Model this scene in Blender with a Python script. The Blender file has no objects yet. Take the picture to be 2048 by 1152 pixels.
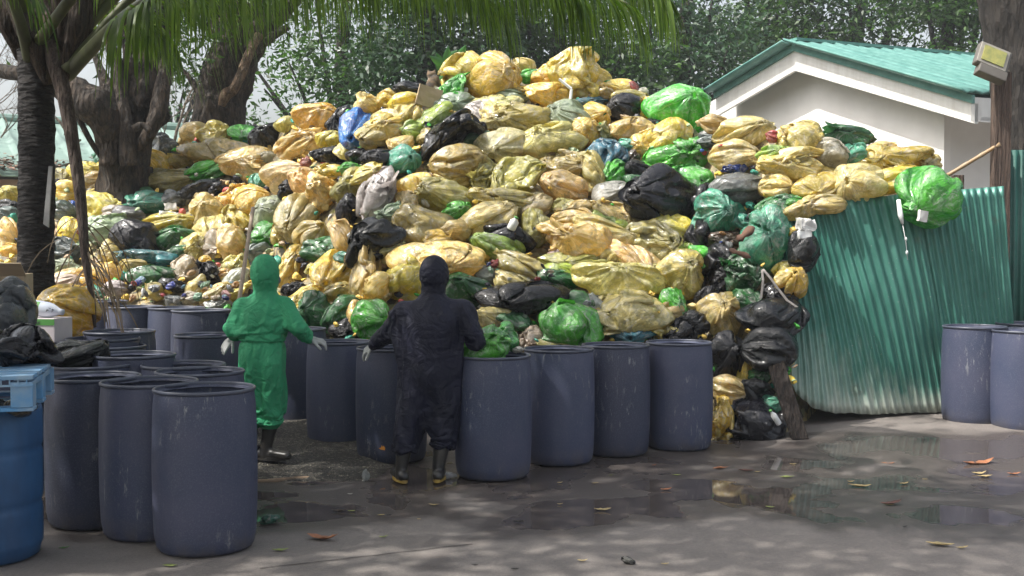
SKYS,SUNE,EXPO,VEIL=.15,3.2,.95,.0018
import bpy, math, random, bmesh
import numpy as np
from mathutils import Vector, Matrix, noise
S=bpy.context.scene
COL=S.collection
F=2240.0; H=1.65; PITCH=math.atan(68/F)
fw=Vector((0,math.cos(PITCH),-math.sin(PITCH))); up=Vector((0,math.sin(PITCH),math.cos(PITCH)))
def P(px,py,D):
    d=Vector((1,0,0))*((px-1024)/F)+up*((576-py)/F)+fw
    return Vector((0,0,H))+d*(D/d.y)
def G(px,py,z=0.0):
    d=Vector((1,0,0))*((px-1024)/F)+up*((576-py)/F)+fw
    t=(z-H)/d.z
    return Vector((0,0,H))+d*t
# ---------------------------------------------------------------- helpers
def link(o,parent=None):
    COL.objects.link(o)
    if parent is not None: o.parent=parent
    return o
def tag(o,label=None,cat=None,group=None,kind=None):
    if label: o['label']=label
    if cat: o['category']=cat
    if group: o['group']=group
    if kind: o['kind']=kind
    return o
def empty(name,loc,label,cat,group=None):
    o=bpy.data.objects.new(name,None); o.empty_display_size=.1; link(o); o.location=loc
    tag(o,label,cat,group); return o
def mesh_np(name,V,Fs,smooth=True):
    """V (n,3) array; Fs (m,k) array of equal-sized faces"""
    me=bpy.data.meshes.new(name)
    V=np.asarray(V,dtype=np.float32); Fs=np.asarray(Fs,dtype=np.int32)
    n,k=len(Fs),Fs.shape[1]
    me.vertices.add(len(V)); me.vertices.foreach_set('co',V.ravel())
    me.loops.add(n*k); me.loops.foreach_set('vertex_index',Fs.ravel())
    me.polygons.add(n); me.polygons.foreach_set('loop_start',np.arange(0,n*k,k,dtype=np.int32))
    me.polygons.foreach_set('loop_total',np.full(n,k,dtype=np.int32))
    me.update(calc_edges=True); me.validate()
    if smooth: me.polygons.foreach_set('use_smooth',np.ones(len(me.polygons),dtype=bool))
    return me
def obj_from(name,me,mat,parent=None,loc=None):
    o=bpy.data.objects.new(name,me)
    if mat is not None and len(me.materials)==0: me.materials.append(mat)
    link(o,parent)
    if loc is not None: o.location=loc
    return o
class MB:
    def __init__(s): s.v=[]; s.f=[]
    def add(s,vs,fs):
        b=len(s.v); s.v.extend([tuple(p) for p in vs]); s.f.extend([tuple(b+i for i in f) for f in fs]); return s
    def box(s,c,size,M=None):
        c=Vector(c); x,y,z=[a/2 for a in size]
        vs=[Vector((i*x,j*y,k*z)) for i in(-1,1) for j in(-1,1) for k in(-1,1)]
        if M is not None: vs=[M@v for v in vs]
        return s.add([c+v for v in vs],[(0,1,3,2),(4,6,7,5),(0,4,5,1),(2,3,7,6),(0,2,6,4),(1,5,7,3)])
    def tube(s,pts,rs,seg=10,cap=True,rough=0,seed=0):
        pts=[Vector(p) for p in pts]; n=len(pts)
        if not hasattr(rs,'__len__'): rs=[rs]*n
        b=len(s.v); ref=None
        for i,p in enumerate(pts):
            t=(pts[min(i+1,n-1)]-pts[max(i-1,0)]).normalized()
            if ref is None: ref=t.orthogonal().normalized()
            u=(ref-t*ref.dot(t)).normalized(); w=t.cross(u); ref=u
            for k in range(seg):
                a=2*math.pi*k/seg; d=u*math.cos(a)+w*math.sin(a)
                r=rs[i]
                if rough: r*=1+rough*(noise.noise(p*3+d*1.7+Vector((seed,0,0)))+.5*noise.noise(p*9+d*4))
                s.v.append(tuple(p+d*r))
        for i in range(n-1):
            for k in range(seg):
                s.f.append((b+i*seg+k,b+i*seg+(k+1)%seg,b+(i+1)*seg+(k+1)%seg,b+(i+1)*seg+k))
        if cap:
            s.f.append(tuple(b+k for k in range(seg))[::-1]); s.f.append(tuple(b+(n-1)*seg+k for k in range(seg)))
        return s
    def lathe(s,prof,seg=48,c=(0,0,0)):
        b=len(s.v)
        for r,z in prof:
            for k in range(seg):
                a=2*math.pi*k/seg; s.v.append((c[0]+r*math.cos(a),c[1]+r*math.sin(a),c[2]+z))
        for i in range(len(prof)-1):
            for k in range(seg):
                s.f.append((b+i*seg+k,b+i*seg+(k+1)%seg,b+(i+1)*seg+(k+1)%seg,b+(i+1)*seg+k))
        return s
    def ellip(s,c,r,M=None,nu=20,nv=12):
        vs=[];fs=[]
        for j in range(nv+1):
            a=math.pi*j/nv
            for i in range(nu):
                t=2*math.pi*i/nu
                v=Vector((r[0]*math.sin(a)*math.cos(t),r[1]*math.sin(a)*math.sin(t),r[2]*math.cos(a)))
                if M is not None: v=M@v
                vs.append(Vector(c)+v)
        for j in range(nv):
            for i in range(nu):
                fs.append((j*nu+i,(j+1)*nu+i,(j+1)*nu+(i+1)%nu,j*nu+(i+1)%nu))
        return s.add(vs,fs)
    def capsule(s,a,b,ra,rb,seg=14):
        a=Vector(a);b=Vector(b);d=(b-a).normalized();pts=[];rs=[]
        for k in range(5):
            t=math.pi/2*(1-k/4.0); pts.append(a-d*ra*math.sin(t)); rs.append(max(ra*math.cos(t),ra*.02))
        for k in range(5):
            t=math.pi/2*(k/4.0); pts.append(b+d*rb*math.sin(t)); rs.append(max(rb*math.cos(t),rb*.02))
        return s.tube(pts,rs,seg)
    def mesh(s,name,smooth=False):
        me=bpy.data.meshes.new(name); me.from_pydata(s.v,[],s.f); me.validate(); me.update()
        if smooth: me.polygons.foreach_set('use_smooth',np.ones(len(me.polygons),dtype=bool))
        return me
    def build(s,name,mat,parent=None,smooth=False,bevel=0,loc=None):
        if loc is not None:
            l=Vector(loc); s.v=[tuple(Vector(p)-l) for p in s.v]
        o=obj_from(name,s.mesh(name,smooth),mat,parent,loc)
        if parent is not None and parent.type=='EMPTY' and loc is None:
            o.location=-parent.location   # geometry is given in world coordinates
        if bevel:
            m=o.modifiers.new('bevel','BEVEL'); m.width=bevel; m.segments=2; m.limit_method='ANGLE'; m.angle_limit=math.radians(40)
        return o
def rotm(ax,deg): return Matrix.Rotation(math.radians(deg),3,ax)
# ---------------------------------------------------------------- materials
def nt(name):
    m=bpy.data.materials.new(name); m.use_nodes=True; t=m.node_tree
    return m,t,t.nodes['Principled BSDF']
def N(t,typ,**kw):
    n=t.nodes.new(typ)
    for k,v in kw.items():
        if k.startswith('_'): setattr(n,k[1:],v)
        else: n.inputs[k.replace('_',' ')].default_value=v
    return n
def L(t,a,b): t.links.new(a,b)
def coords(t,scale=(1,1,1),kind='Object',seedobj=True):
    tc=N(t,'ShaderNodeTexCoord'); mp=N(t,'ShaderNodeMapping'); mp.inputs['Scale'].default_value=scale
    L(t,tc.outputs[kind],mp.inputs['Vector'])
    if seedobj:
        oi=N(t,'ShaderNodeObjectInfo'); mu=N(t,'ShaderNodeMath',_operation='MULTIPLY'); mu.inputs[1].default_value=37.0
        L(t,oi.outputs['Random'],mu.inputs[0]); L(t,mu.outputs[0],mp.inputs['Location'])
    return mp.outputs['Vector']
def ntex(t,vec,scale,detail=4,rough=.55,dist=0):
    n=N(t,'ShaderNodeTexNoise'); n.inputs['Scale'].default_value=scale; n.inputs['Detail'].default_value=detail
    n.inputs['Roughness'].default_value=rough; n.inputs['Distortion'].default_value=dist
    L(t,vec,n.inputs['Vector']); return n
def ramp(t,fac,stops):
    r=N(t,'ShaderNodeValToRGB'); e=r.color_ramp.elements
    while len(e)<len(stops): e.new(.5)
    for i,(p,c) in enumerate(stops):
        e[i].position=p; e[i].color=(c,c,c,1) if not hasattr(c,'__len__') else (*c,1)
    L(t,fac,r.inputs[0]); return r.outputs[0]
def mix(t,fac,a,b,mode='MIX'):
    m=N(t,'ShaderNodeMix',_data_type='RGBA',_blend_type=mode)
    for s,v in ((0,fac),(6,a),(7,b)):
        if hasattr(v,'is_output'): L(t,v,m.inputs[s])
        elif s==0: m.inputs[0].default_value=v
        else: m.inputs[s].default_value=(*v,1)
    return m.outputs[2]
def bump(t,h,b,strength=.3,dist=.02,prev=None):
    n=N(t,'ShaderNodeBump'); n.inputs['Strength'].default_value=strength; n.inputs['Distance'].default_value=dist
    L(t,h,n.inputs['Height'])
    if prev is not None: L(t,prev,n.inputs['Normal'])
    if b is not None: L(t,n.outputs[0],b.inputs['Normal'])
    return n.outputs[0]
def simple(name,col,rough=.6,col2=None,nscale=6,bmp=.15,bscale=40,bdist=.004,metal=0,spec=.5,stretch=(1,1,1)):
    m,t,b=nt(name); v=coords(t,stretch)
    c2=col2 or tuple(x*.6 for x in col)
    n=ntex(t,v,nscale,6,.6); L(t,mix(t,ramp(t,n.outputs[0],[(.35,0),(.68,1)]),col,c2),b.inputs['Base Color'])
    b.inputs['Roughness'].default_value=rough; b.inputs['Metallic'].default_value=metal; b.inputs['Specular IOR Level'].default_value=spec
    if bmp: bump(t,ntex(t,v,bscale,5).outputs[0],b,bmp,bdist)
    return m
M={}
def film(name,rough,contents=True,trans=.0,spec=.5):
    m,t,b=nt(name); v=coords(t); oi=N(t,'ShaderNodeObjectInfo'); c=oi.outputs['Color']
    if contents:
        # rubbish seen dimly through the thin film: pale, dark and tinted patches
        n1=ntex(t,v,4.2,4,.62,1.4); n2=ntex(t,v,7.5,4,.65,1.2); n3=ntex(t,v,9,4,.65,2.0)
        hsv=N(t,'ShaderNodeHueSaturation'); hsv.inputs['Hue'].default_value=.52; hsv.inputs['Saturation'].default_value=.95; hsv.inputs['Value'].default_value=.48; L(t,c,hsv.inputs['Color'])
        dark=hsv.outputs[0]
        c1=mix(t,ramp(t,n1.outputs[0],[(.45,0),(.56,.85)]),c,dark)
        h2=N(t,'ShaderNodeHueSaturation'); h2.inputs['Saturation'].default_value=.5; h2.inputs['Value'].default_value=1.1; L(t,c,h2.inputs['Color'])
        c2=mix(t,ramp(t,n2.outputs[0],[(.52,0),(.66,.6)]),c1,h2.outputs[0])
        nr=ntex(t,v,3.3,2); rc=ramp(t,nr.outputs[1],[(0,(.04,.20,.12)),(.42,(.03,.035,.03)),(.5,(.6,.58,.52)),(.58,(.03,.05,.04)),(1,(.1,.38,.25))])
        c3=mix(t,ramp(t,n3.outputs[0],[(.53,0),(.62,.6)]),c2,rc)
        uvn=N(t,'ShaderNodeTexCoord'); mpu=N(t,'ShaderNodeMapping'); mpu.inputs['Scale'].default_value=(60,2.2,1); wv=N(t,'ShaderNodeMix',_data_type='VECTOR'); wv.inputs[0].default_value=.13; wn_=ntex(t,v,3.2,3); L(t,uvn.outputs['UV'],wv.inputs[4]); L(t,wn_.outputs[1],wv.inputs[5]); L(t,wv.outputs[1],mpu.inputs['Vector']); us=ntex(t,mpu.outputs[0],1.0,4,.6,.5)
        h3=N(t,'ShaderNodeHueSaturation'); h3.inputs['Saturation'].default_value=.7; h3.inputs['Value'].default_value=1.5; L(t,c3,h3.inputs['Color']); c3=mix(t,ramp(t,us.outputs[0],[(.53,0),(.6,.6)]),c3,h3.outputs[0])  # crease highlights, then crease shade, painted into the film colour as streaks
        h4=N(t,'ShaderNodeHueSaturation'); h4.inputs['Saturation'].default_value=1.1; h4.inputs['Value'].default_value=.6; L(t,c3,h4.inputs['Color']); c3=mix(t,ramp(t,us.outputs[0],[(.38,.45),(.46,0)]),c3,h4.outputs[0])
        L(t,c3,b.inputs['Base Color'])
    else: L(t,c,b.inputs['Base Color'])
    b.inputs['Specular IOR Level'].default_value=spec
    rn=ntex(t,v,7,3); L(t,ramp(t,rn.outputs[0],[(.3,rough*.75),(.7,rough*1.5)]),b.inputs['Roughness'])
    w1=ntex(t,v,7,4,.6,2.2); w2=ntex(t,v,30,4,.6,1.5)
    uv_=N(t,'ShaderNodeTexCoord'); mp_=N(t,'ShaderNodeMapping'); mp_.inputs['Scale'].default_value=(38,3.2,1); wv2=N(t,'ShaderNodeMix',_data_type='VECTOR'); wv2.inputs[0].default_value=.13; wn2=ntex(t,v,3.2,3); L(t,uv_.outputs['UV'],wv2.inputs[4]); L(t,wn2.outputs[1],wv2.inputs[5]); L(t,wv2.outputs[1],mp_.inputs['Vector']); w3=ntex(t,mp_.outputs[0],1.0,5,.62,.7)
    vr=N(t,'ShaderNodeTexVoronoi',_feature='DISTANCE_TO_EDGE'); vr.inputs['Scale'].default_value=11; dv=N(t,'ShaderNodeMix',_data_type='VECTOR'); dv.inputs[0].default_value=.12; L(t,v,dv.inputs[4]); L(t,w1.outputs[1],dv.inputs[5]); L(t,dv.outputs[1],vr.inputs['Vector'])
    vre=ramp(t,vr.outputs[0],[(0,0),(.12,1)])
    p=bump(t,w1.outputs[0],None,.5,.03); p=bump(t,w3.outputs[0],None,.8,.022,p); p=bump(t,vre,None,.35,.008,p); bump(t,w2.outputs[0],b,.45,.008,p)
    b.inputs['Coat Weight'].default_value=.7 if contents else .45; b.inputs['Coat Roughness'].default_value=.09
    if trans:
        tr=N(t,'ShaderNodeBsdfTranslucent'); L(t,c,tr.inputs['Color']); mx=N(t,'ShaderNodeMixShader'); mx.inputs[0].default_value=trans
        L(t,b.outputs[0],mx.inputs[1]); L(t,tr.outputs[0],mx.inputs[2]); L(t,mx.outputs[0],t.nodes['Material Output'].inputs['Surface'])
    return m
M['film']=film('plastic_film',.2,True,.33,.8)
M['black']=film('black_film',.24,False,0,.3)
def mat_leaf(name,c1,c2,trans=.35,rough=.45,both=.0):
    m,t,b=nt(name); g=N(t,'ShaderNodeNewGeometry')
    col=ramp(t,g.outputs['Random Per Island'],[(0,c1),(.6,c2),(1,tuple(min(1,x*1.5) for x in c2))])
    L(t,col,b.inputs['Base Color']); b.inputs['Roughness'].default_value=rough
    tr=N(t,'ShaderNodeBsdfTranslucent'); L(t,mix(t,1,col,(1.3,1.5,.5),'MULTIPLY'),tr.inputs['Color'])
    mx=N(t,'ShaderNodeMixShader'); mx.inputs[0].default_value=trans
    L(t,b.outputs[0],mx.inputs[1]); L(t,tr.outputs[0],mx.inputs[2]); L(t,mx.outputs[0],t.nodes['Material Output'].inputs['Surface'])
    return m
M['leaf']=mat_leaf('tree_leaf',(.010,.030,.007),(.042,.095,.018))
M['leaf2']=mat_leaf('glossy_leaf',(.015,.04,.02),(.035,.075,.035),.25,.35)
M['palm']=mat_leaf('palm_leaflet',(.05,.10,.014),(.115,.18,.028),.5,.38)
M['drypalm']=mat_leaf('dry_palm_leaflet',(.08,.055,.03),(.14,.10,.06),.1,.7)
def bark(name,c1,c2,stretch=(1,1,.25),sc=9):
    m,t,b=nt(name); v=coords(t,stretch); n=ntex(t,v,sc,8,.65,.6)
    ve=N(t,'ShaderNodeTexVoronoi',_feature='DISTANCE_TO_EDGE'); ve.inputs['Scale'].default_value=sc*1.1; mv=N(t,'ShaderNodeMix',_data_type='VECTOR'); mv.inputs[0].default_value=.2; L(t,v,mv.inputs[4]); L(t,n.outputs[1],mv.inputs[5]); L(t,mv.outputs[1],ve.inputs['Vector'])
    L(t,mix(t,ramp(t,ve.outputs[0],[(0,.85),(.14,0)]),ramp(t,n.outputs[0],[(.3,c1),(.7,c2)]),tuple(x*.5 for x in c1)),b.inputs['Base Color']); b.inputs['Roughness'].default_value=.9
    vo=N(t,'ShaderNodeTexVoronoi'); vo.inputs['Scale'].default_value=sc*1.6; L(t,v,vo.inputs['Vector'])
    p=bump(t,n.outputs[0],None,1,.12); bump(t,vo.outputs[0],b,.9,.05,p); return m
M['bark']=bark('mango_bark',(.012,.01,.008),(.095,.068,.048),(1,1,.35),11)
M['barkd']=bark('dark_bark',(.012,.010,.009),(.045,.037,.03))
M['palmbark']=bark('palm_bark',(.015,.013,.013),(.05,.042,.04),(1,1,3.2),7)
M['fibre']=bark('palm_fibre',(.03,.02,.015),(.13,.09,.06),(1,1,.15),16)
M['branch']=bark('pale_branch',(.16,.12,.09),(.34,.28,.22),(1,1,.5),12)
M['wood']=bark('weathered_wood',(.09,.06,.045),(.22,.15,.115),(1,1,.06),26)
M['wood_dark']=bark('dark_wood',(.025,.02,.018),(.09,.065,.05),(1,1,.1),20)
M['bamboo']=simple('bamboo',(.30,.22,.13),.5,(.3,.18,.08),9,.1,stretch=(1,1,.3))
M['white']=simple('white_plastic',(.72,.73,.72),.4,(.6,.61,.6),5)
M['foam']=simple('white_foam',(.55,.55,.53),.7,(.62,.6,.56),8)
M['carton']=simple('brown_carton',(.42,.33,.22),.8,(.34,.26,.17),4)
M['paper']=simple('paper_litter',(.62,.6,.56),.75,(.4,.37,.33),7)
M['wall']=simple('painted_plaster',(.72,.71,.69),.85,(.63,.62,.60),1.3,.15,60)
M['fascia']=simple('white_fascia',(.70,.70,.68),.6,(.58,.57,.54),2.2,.05,stretch=(3,3,.6))
M['roofg']=simple('green_roof_paint',(.065,.19,.165),.6,(.12,.27,.235),5,.12,30,stretch=(1,1,1))
M['roofpale']=simple('pale_green_roof',(.20,.29,.25),.6,(.15,.23,.20),2,.06)
M['rust']=simple('brown_wall',(.2,.13,.1),.8,(.28,.2,.16),3)
M['grey_metal']=simple('lamp_housing',(.12,.11,.095),.5,(.09,.08,.07),8)
M['glass']=simple('lamp_glass',(.35,.33,.1),.12,(.2,.22,.08),14,.1)
M['glove']=simple('white_glove',(.42,.43,.42),.85,(.30,.31,.30),14,.3,60)
M['skin']=simple('skin',(.30,.17,.11),.5,(.26,.14,.09),6,.05)
M['boot']=simple('black_rubber_boot',(.018,.018,.02),.35,(.05,.045,.038),9,.2)
M['sole']=simple('yellow_sole',(.45,.3,.06),.6,(.2,.13,.04),12,.2)
def cloth_mat(name,c,c2,rough,sheen=.2):
    m,t,b=nt(name); v=coords(t,seedobj=False); n=ntex(t,v,5,5); n9=ntex(t,v,11,5,.7)
    cc=mix(t,ramp(t,n.outputs[0],[(.35,0),(.7,1)]),c,c2); cc=mix(t,ramp(t,n9.outputs[0],[(.58,0),(.72,.45)]),cc,tuple(.5*x+.02 for x in c)); L(t,cc,b.inputs['Base Color']); b.inputs['Roughness'].default_value=rough; b.inputs['Specular IOR Level'].default_value=.3
    p=bump(t,ntex(t,coords(t,(1,1,1.3),seedobj=False),6,4,.55,2.5).outputs[0],None,.55,.035); bump(t,ntex(t,v,160,2).outputs[0],b,.12,.003,p); return m
M['green_suit']=cloth_mat('green_coverall',(.035,.27,.125),(.05,.35,.165),.65)
M['navy_suit']=cloth_mat('navy_coverall',(.005,.006,.016),(.010,.011,.028),.6)
def drum_mat():
    m,t,b=nt('drum_plastic'); v=coords(t); vs=coords(t,(1,1,.22)); oi=N(t,'ShaderNodeObjectInfo')
    n=ntex(t,v,2.5,4); base=mix(t,ramp(t,n.outputs[0],[(.35,0),(.7,1)]),(.034,.044,.083),(.056,.060,.101)); hv=N(t,'ShaderNodeHueSaturation'); mr=N(t,'ShaderNodeMapRange'); mr.inputs[3].default_value=.72; mr.inputs[4].default_value=1.25; L(t,oi.outputs['Random'],mr.inputs[0]); L(t,mr.outputs[0],hv.inputs['Value']); L(t,base,hv.inputs['Color']); base=hv.outputs[0]
    sp=ntex(t,v,130,2,.5); base=mix(t,ramp(t,sp.outputs[0],[(.50,0),(.75,.5)]),base,(.12,.13,.17))
    st=ntex(t,vs,30,6,.75,.4); mk=ntex(t,v,2.2,2)
    mm=N(t,'ShaderNodeMath',_operation='MULTIPLY'); L(t,ramp(t,st.outputs[0],[(.57,0),(.63,1)]),mm.inputs[0]); L(t,ramp(t,mk.outputs[0],[(.50,0),(.62,.5)]),mm.inputs[1])
    base=mix(t,mm.outputs[0],base,(.36,.37,.36))
    dn=ntex(t,v,8,5); 
    tc=N(t,'ShaderNodeTexCoord'); sx=N(t,'ShaderNodeSeparateXYZ'); L(t,tc.outputs['Object'],sx.inputs[0])
    lo=ramp(t,sx.outputs[2],[(0,1),(.16,0)]); m2=N(t,'ShaderNodeMath',_operation='MULTIPLY'); L(t,lo,m2.inputs[0]); L(t,ramp(t,dn.outputs[0],[(.4,0),(.65,.6)]),m2.inputs[1])
    base=mix(t,m2.outputs[0],base,(.11,.095,.08))
    L(t,base,b.inputs['Base Color']); L(t,ramp(t,st.outputs[0],[(.3,.42),(.7,.62)]),b.inputs['Roughness'])
    bump(t,sp.outputs[0],b,.12,.002); return m
M['drum']=drum_mat()
M['drumrim']=simple('drum_rim_plastic',(.045,.052,.08),.4,(.08,.088,.115),14,.1)
M['bluedrum']=simple('blue_drum_plastic',(.03,.115,.26),.5,(.02,.06,.14),3.2,.1,stretch=(1,1,.5))
M['pallet']=simple('blue_pallet_plastic',(.09,.27,.50),.5,(.28,.38,.46),6,.1)
def ground_mat():
    m,t,b=nt('wet_concrete'); v=coords(t,seedobj=False)
    n1=ntex(t,v,.9,6,.6,.4); n2=ntex(t,v,45,6,.75); n3=ntex(t,v,5,5)
    dry=mix(t,ramp(t,n3.outputs[0],[(.3,0),(.7,1)]),(.122,.109,.102),(.182,.163,.150))
    dry=mix(t,ramp(t,n2.outputs[0],[(.3,.0),(.5,.3),(.72,.9)]),dry,(.24,.21,.185))
    fine=ntex(t,v,260,3,.6); dry=mix(t,ramp(t,fine.outputs[0],[(.3,.7),(.5,0)]),dry,(.06,.05,.045))
    tc=N(t,'ShaderNodeTexCoord'); sx=N(t,'ShaderNodeSeparateXYZ'); L(t,tc.outputs['Object'],sx.inputs[0])
    # water stands in the low strip in front of the drums and towards the fence
    band=ramp(t,N_scale(t,sx.outputs[1],1/20.),[(6.2/20,0),(7.0/20,1),(9.3/20,1),(10.2/20,.4),(.56,.2)])
    wn=ntex(t,v,1.15,4,.5,.3)
    ad=N(t,'ShaderNodeMath',_operation='ADD'); L(t,wn.outputs[0],ad.inputs[0])
    sc=N(t,'ShaderNodeMath',_operation='MULTIPLY_ADD'); sc.inputs[1].default_value=.31; sc.inputs[2].default_value=-.175; L(t,band,sc.inputs[0]); L(t,sc.outputs[0],ad.inputs[1])
    damp=ramp(t,ad.outputs[0],[(.42,0),(.56,1)]); pud=ramp(t,ad.outputs[0],[(.62,0),(.655,1)])
    c=mix(t,damp,dry,mix(t,1,dry,(.42,.40,.40),'MULTIPLY'))
    L(t,c,b.inputs['Base Color'])
    r0=mix(t,damp,(.8,.8,.8),(.38,.38,.38)); r1=mix(t,pud,r0,(.045,.045,.045)); L(t,r1,b.inputs['Roughness'])
    inv=N(t,'ShaderNodeMath',_operation='SUBTRACT'); inv.inputs[0].default_value=1; L(t,pud,inv.inputs[1])
    hm=N(t,'ShaderNodeMath',_operation='MULTIPLY'); L(t,n2.outputs[0],hm.inputs[0]); L(t,inv.outputs[0],hm.inputs[1])
    bump(t,hm.outputs[0],b,.5,.012); return m
def N_scale(t,s,k):
    m=N(t,'ShaderNodeMath',_operation='MULTIPLY'); m.inputs[1].default_value=k; L(t,s,m.inputs[0]); return m.outputs[0]
M['ground']=ground_mat()
def gravel_mat(name,cols,sc):
    m,t,b=nt(name); v=coords(t,seedobj=False); vo=N(t,'ShaderNodeTexVoronoi'); vo.inputs['Scale'].default_value=sc; L(t,v,vo.inputs['Vector'])
    sp=N(t,'ShaderNodeSeparateColor'); L(t,vo.outputs['Color'],sp.inputs[0])
    L(t,ramp(t,sp.outputs[0],cols),b.inputs['Base Color']); b.inputs['Roughness'].default_value=.6
    bump(t,vo.outputs['Distance'],b,1,.02); return m
M['gravel']=gravel_mat('gravelly_dirt',[(0,(.02,.018,.015)),(.65,(.045,.04,.033)),(.88,(.10,.09,.07)),(1,(.24,.22,.17))],70)
M['core']=gravel_mat('loose_refuse',[(0,(.05,.05,.045)),(.3,(.22,.17,.09)),(.55,(.42,.33,.15)),(.62,(.06,.06,.05)),(.85,(.45,.38,.22)),(.92,(.08,.16,.08)),(1,(.5,.38,.12))],17)
M['dryleaves']=gravel_mat('dry_leaf_litter',[(0,(.05,.03,.02)),(.5,(.16,.09,.06)),(1,(.32,.2,.13))],28)
def fence_mat():
    m,t,b=nt('green_corrugated_iron'); v=coords(t,(1,1,.35),seedobj=False); v0=coords(t,seedobj=False); n=ntex(t,v,5,6,.65,.5)
    c=mix(t,ramp(t,n.outputs[0],[(.35,0),(.7,1)]),(.038,.155,.122),(.068,.215,.172))
    tc=N(t,'ShaderNodeTexCoord'); sx=N(t,'ShaderNodeSeparateXYZ'); L(t,tc.outputs['Object'],sx.inputs[0])
    # lime and mud stain that climbs from the bottom edge, strongest at the left end
    zx=N(t,'ShaderNodeMath',_operation='MULTIPLY_ADD'); L(t,sx.outputs[0],zx.inputs[0]); zx.inputs[1].default_value=.55; L(t,sx.outputs[2],zx.inputs[2])
    n2=ntex(t,v,7,5,.7); a=N(t,'ShaderNodeMath',_operation='MULTIPLY_ADD'); L(t,n2.outputs[0],a.inputs[0]); a.inputs[1].default_value=1.5; L(t,zx.outputs[0],a.inputs[2])
    st=ramp(t,N_scale(t,a.outputs[0],.25),[(.60,.8),(.84,0)])
    c=mix(t,st,c,(.40,.46,.40)); zl=N(t,'ShaderNodeMath',_operation='MULTIPLY_ADD'); L(t,n2.outputs[0],zl.inputs[0]); zl.inputs[1].default_value=.5; L(t,sx.outputs[2],zl.inputs[2]); c=mix(t,ramp(t,zl.outputs[0],[(.42,.8),(.62,0)]),c,(.42,.45,.39)); 
    n4=ntex(t,v0,2.6,6,.7); c=mix(t,ramp(t,n4.outputs[0],[(.60,0),(.72,.6)]),c,(.10,.085,.06)); n3=ntex(t,v0,40,3,.5); c=mix(t,ramp(t,n3.outputs[0],[(.7,0),(.76,.6)]),c,(.4,.42,.38))
    L(t,c,b.inputs['Base Color']); b.inputs['Metallic'].default_value=.15; b.inputs['Roughness'].default_value=.42
    bump(t,ntex(t,v0,6,3).outputs[0],b,.25,.02); return m
M['fence']=fence_mat()
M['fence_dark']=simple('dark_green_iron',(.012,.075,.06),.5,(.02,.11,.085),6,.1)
def glabel(name,c,rough=.5): return simple(name,c,rough,c,4,0)
M['lab_green']=glabel('label_green',(.07,.25,.05)); M['ink']=glabel('print_ink',(.02,.02,.03)); M['orange']=glabel('orange_scrap',(.75,.3,.03))
M['boxpink']=simple('off_white_carton',(.55,.50,.51),.7,(.48,.43,.45),5)
# ---------------------------------------------------------------- simulated bag shapes (cloth drawn round lumpy contents)
NU,NV=72,46
def bag_start(seed,fat):
    V=[];Fc=[]
    for j in range(NV+1):
        t=j/NV
        if t<.80:
            a=t/.80; r=.5*max(0,math.sin(math.pi*a))**.55; z=.45*(1-math.cos(math.pi*a)); r=max(r,.035 if a>.5 else .001)
        else:
            a=(t-.80)/.20; r=.035+.16*a; z=.9+.22*a
        for i in range(NU):
            th=2*math.pi*i/NU; p=Vector((math.cos(th)*r,math.sin(th)*r,z)); n=noise.noise(p*2.2+Vector((seed*7.1,0,0)))
            k=1+.5*n*(1 if r>.06 else .2)
            if j>.8*NV: k*=1+.5*math.cos(2*th)+.25*math.sin(9*th+seed)
            V.append((p.x*k,p.y*k*fat,p.z+.04*n))
    for j in range(NV):
        for i in range(NU): Fc.append((j*NU+i,j*NU+(i+1)%NU,(j+1)*NU+(i+1)%NU,(j+1)*NU+i))
    return V,Fc
def cloth_run(o,frames,q,mass,tens,bend,pres,shr,pin,grav,coll=None,shear=4,damp=2):
    c=o.modifiers.new('c','CLOTH'); s=c.settings; s.quality=q; s.mass=mass
    s.tension_stiffness=tens; s.compression_stiffness=tens; s.shear_stiffness=shear; s.bending_stiffness=bend
    if pres: s.use_pressure=True; s.uniform_pressure_force=pres
    s.shrink_min=shr; s.shrink_max=shr; s.air_damping=damp
    if pin: s.vertex_group_mass=pin
    cs=c.collision_settings; cs.use_collision=coll is not None
    if coll is not None: cs.distance_min=coll; cs.collision_quality=2
    S.gravity=grav; c.point_cache.frame_start=1; c.point_cache.frame_end=frames
    for f in range(1,frames+1): S.frame_set(f)
    dg=bpy.context.evaluated_depsgraph_get()
    ev=o.evaluated_get(dg); em=ev.data; co=np.empty(len(em.vertices)*3,dtype=np.float32); em.vertices.foreach_get('co',co)
    return co.reshape(-1,3)
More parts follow.
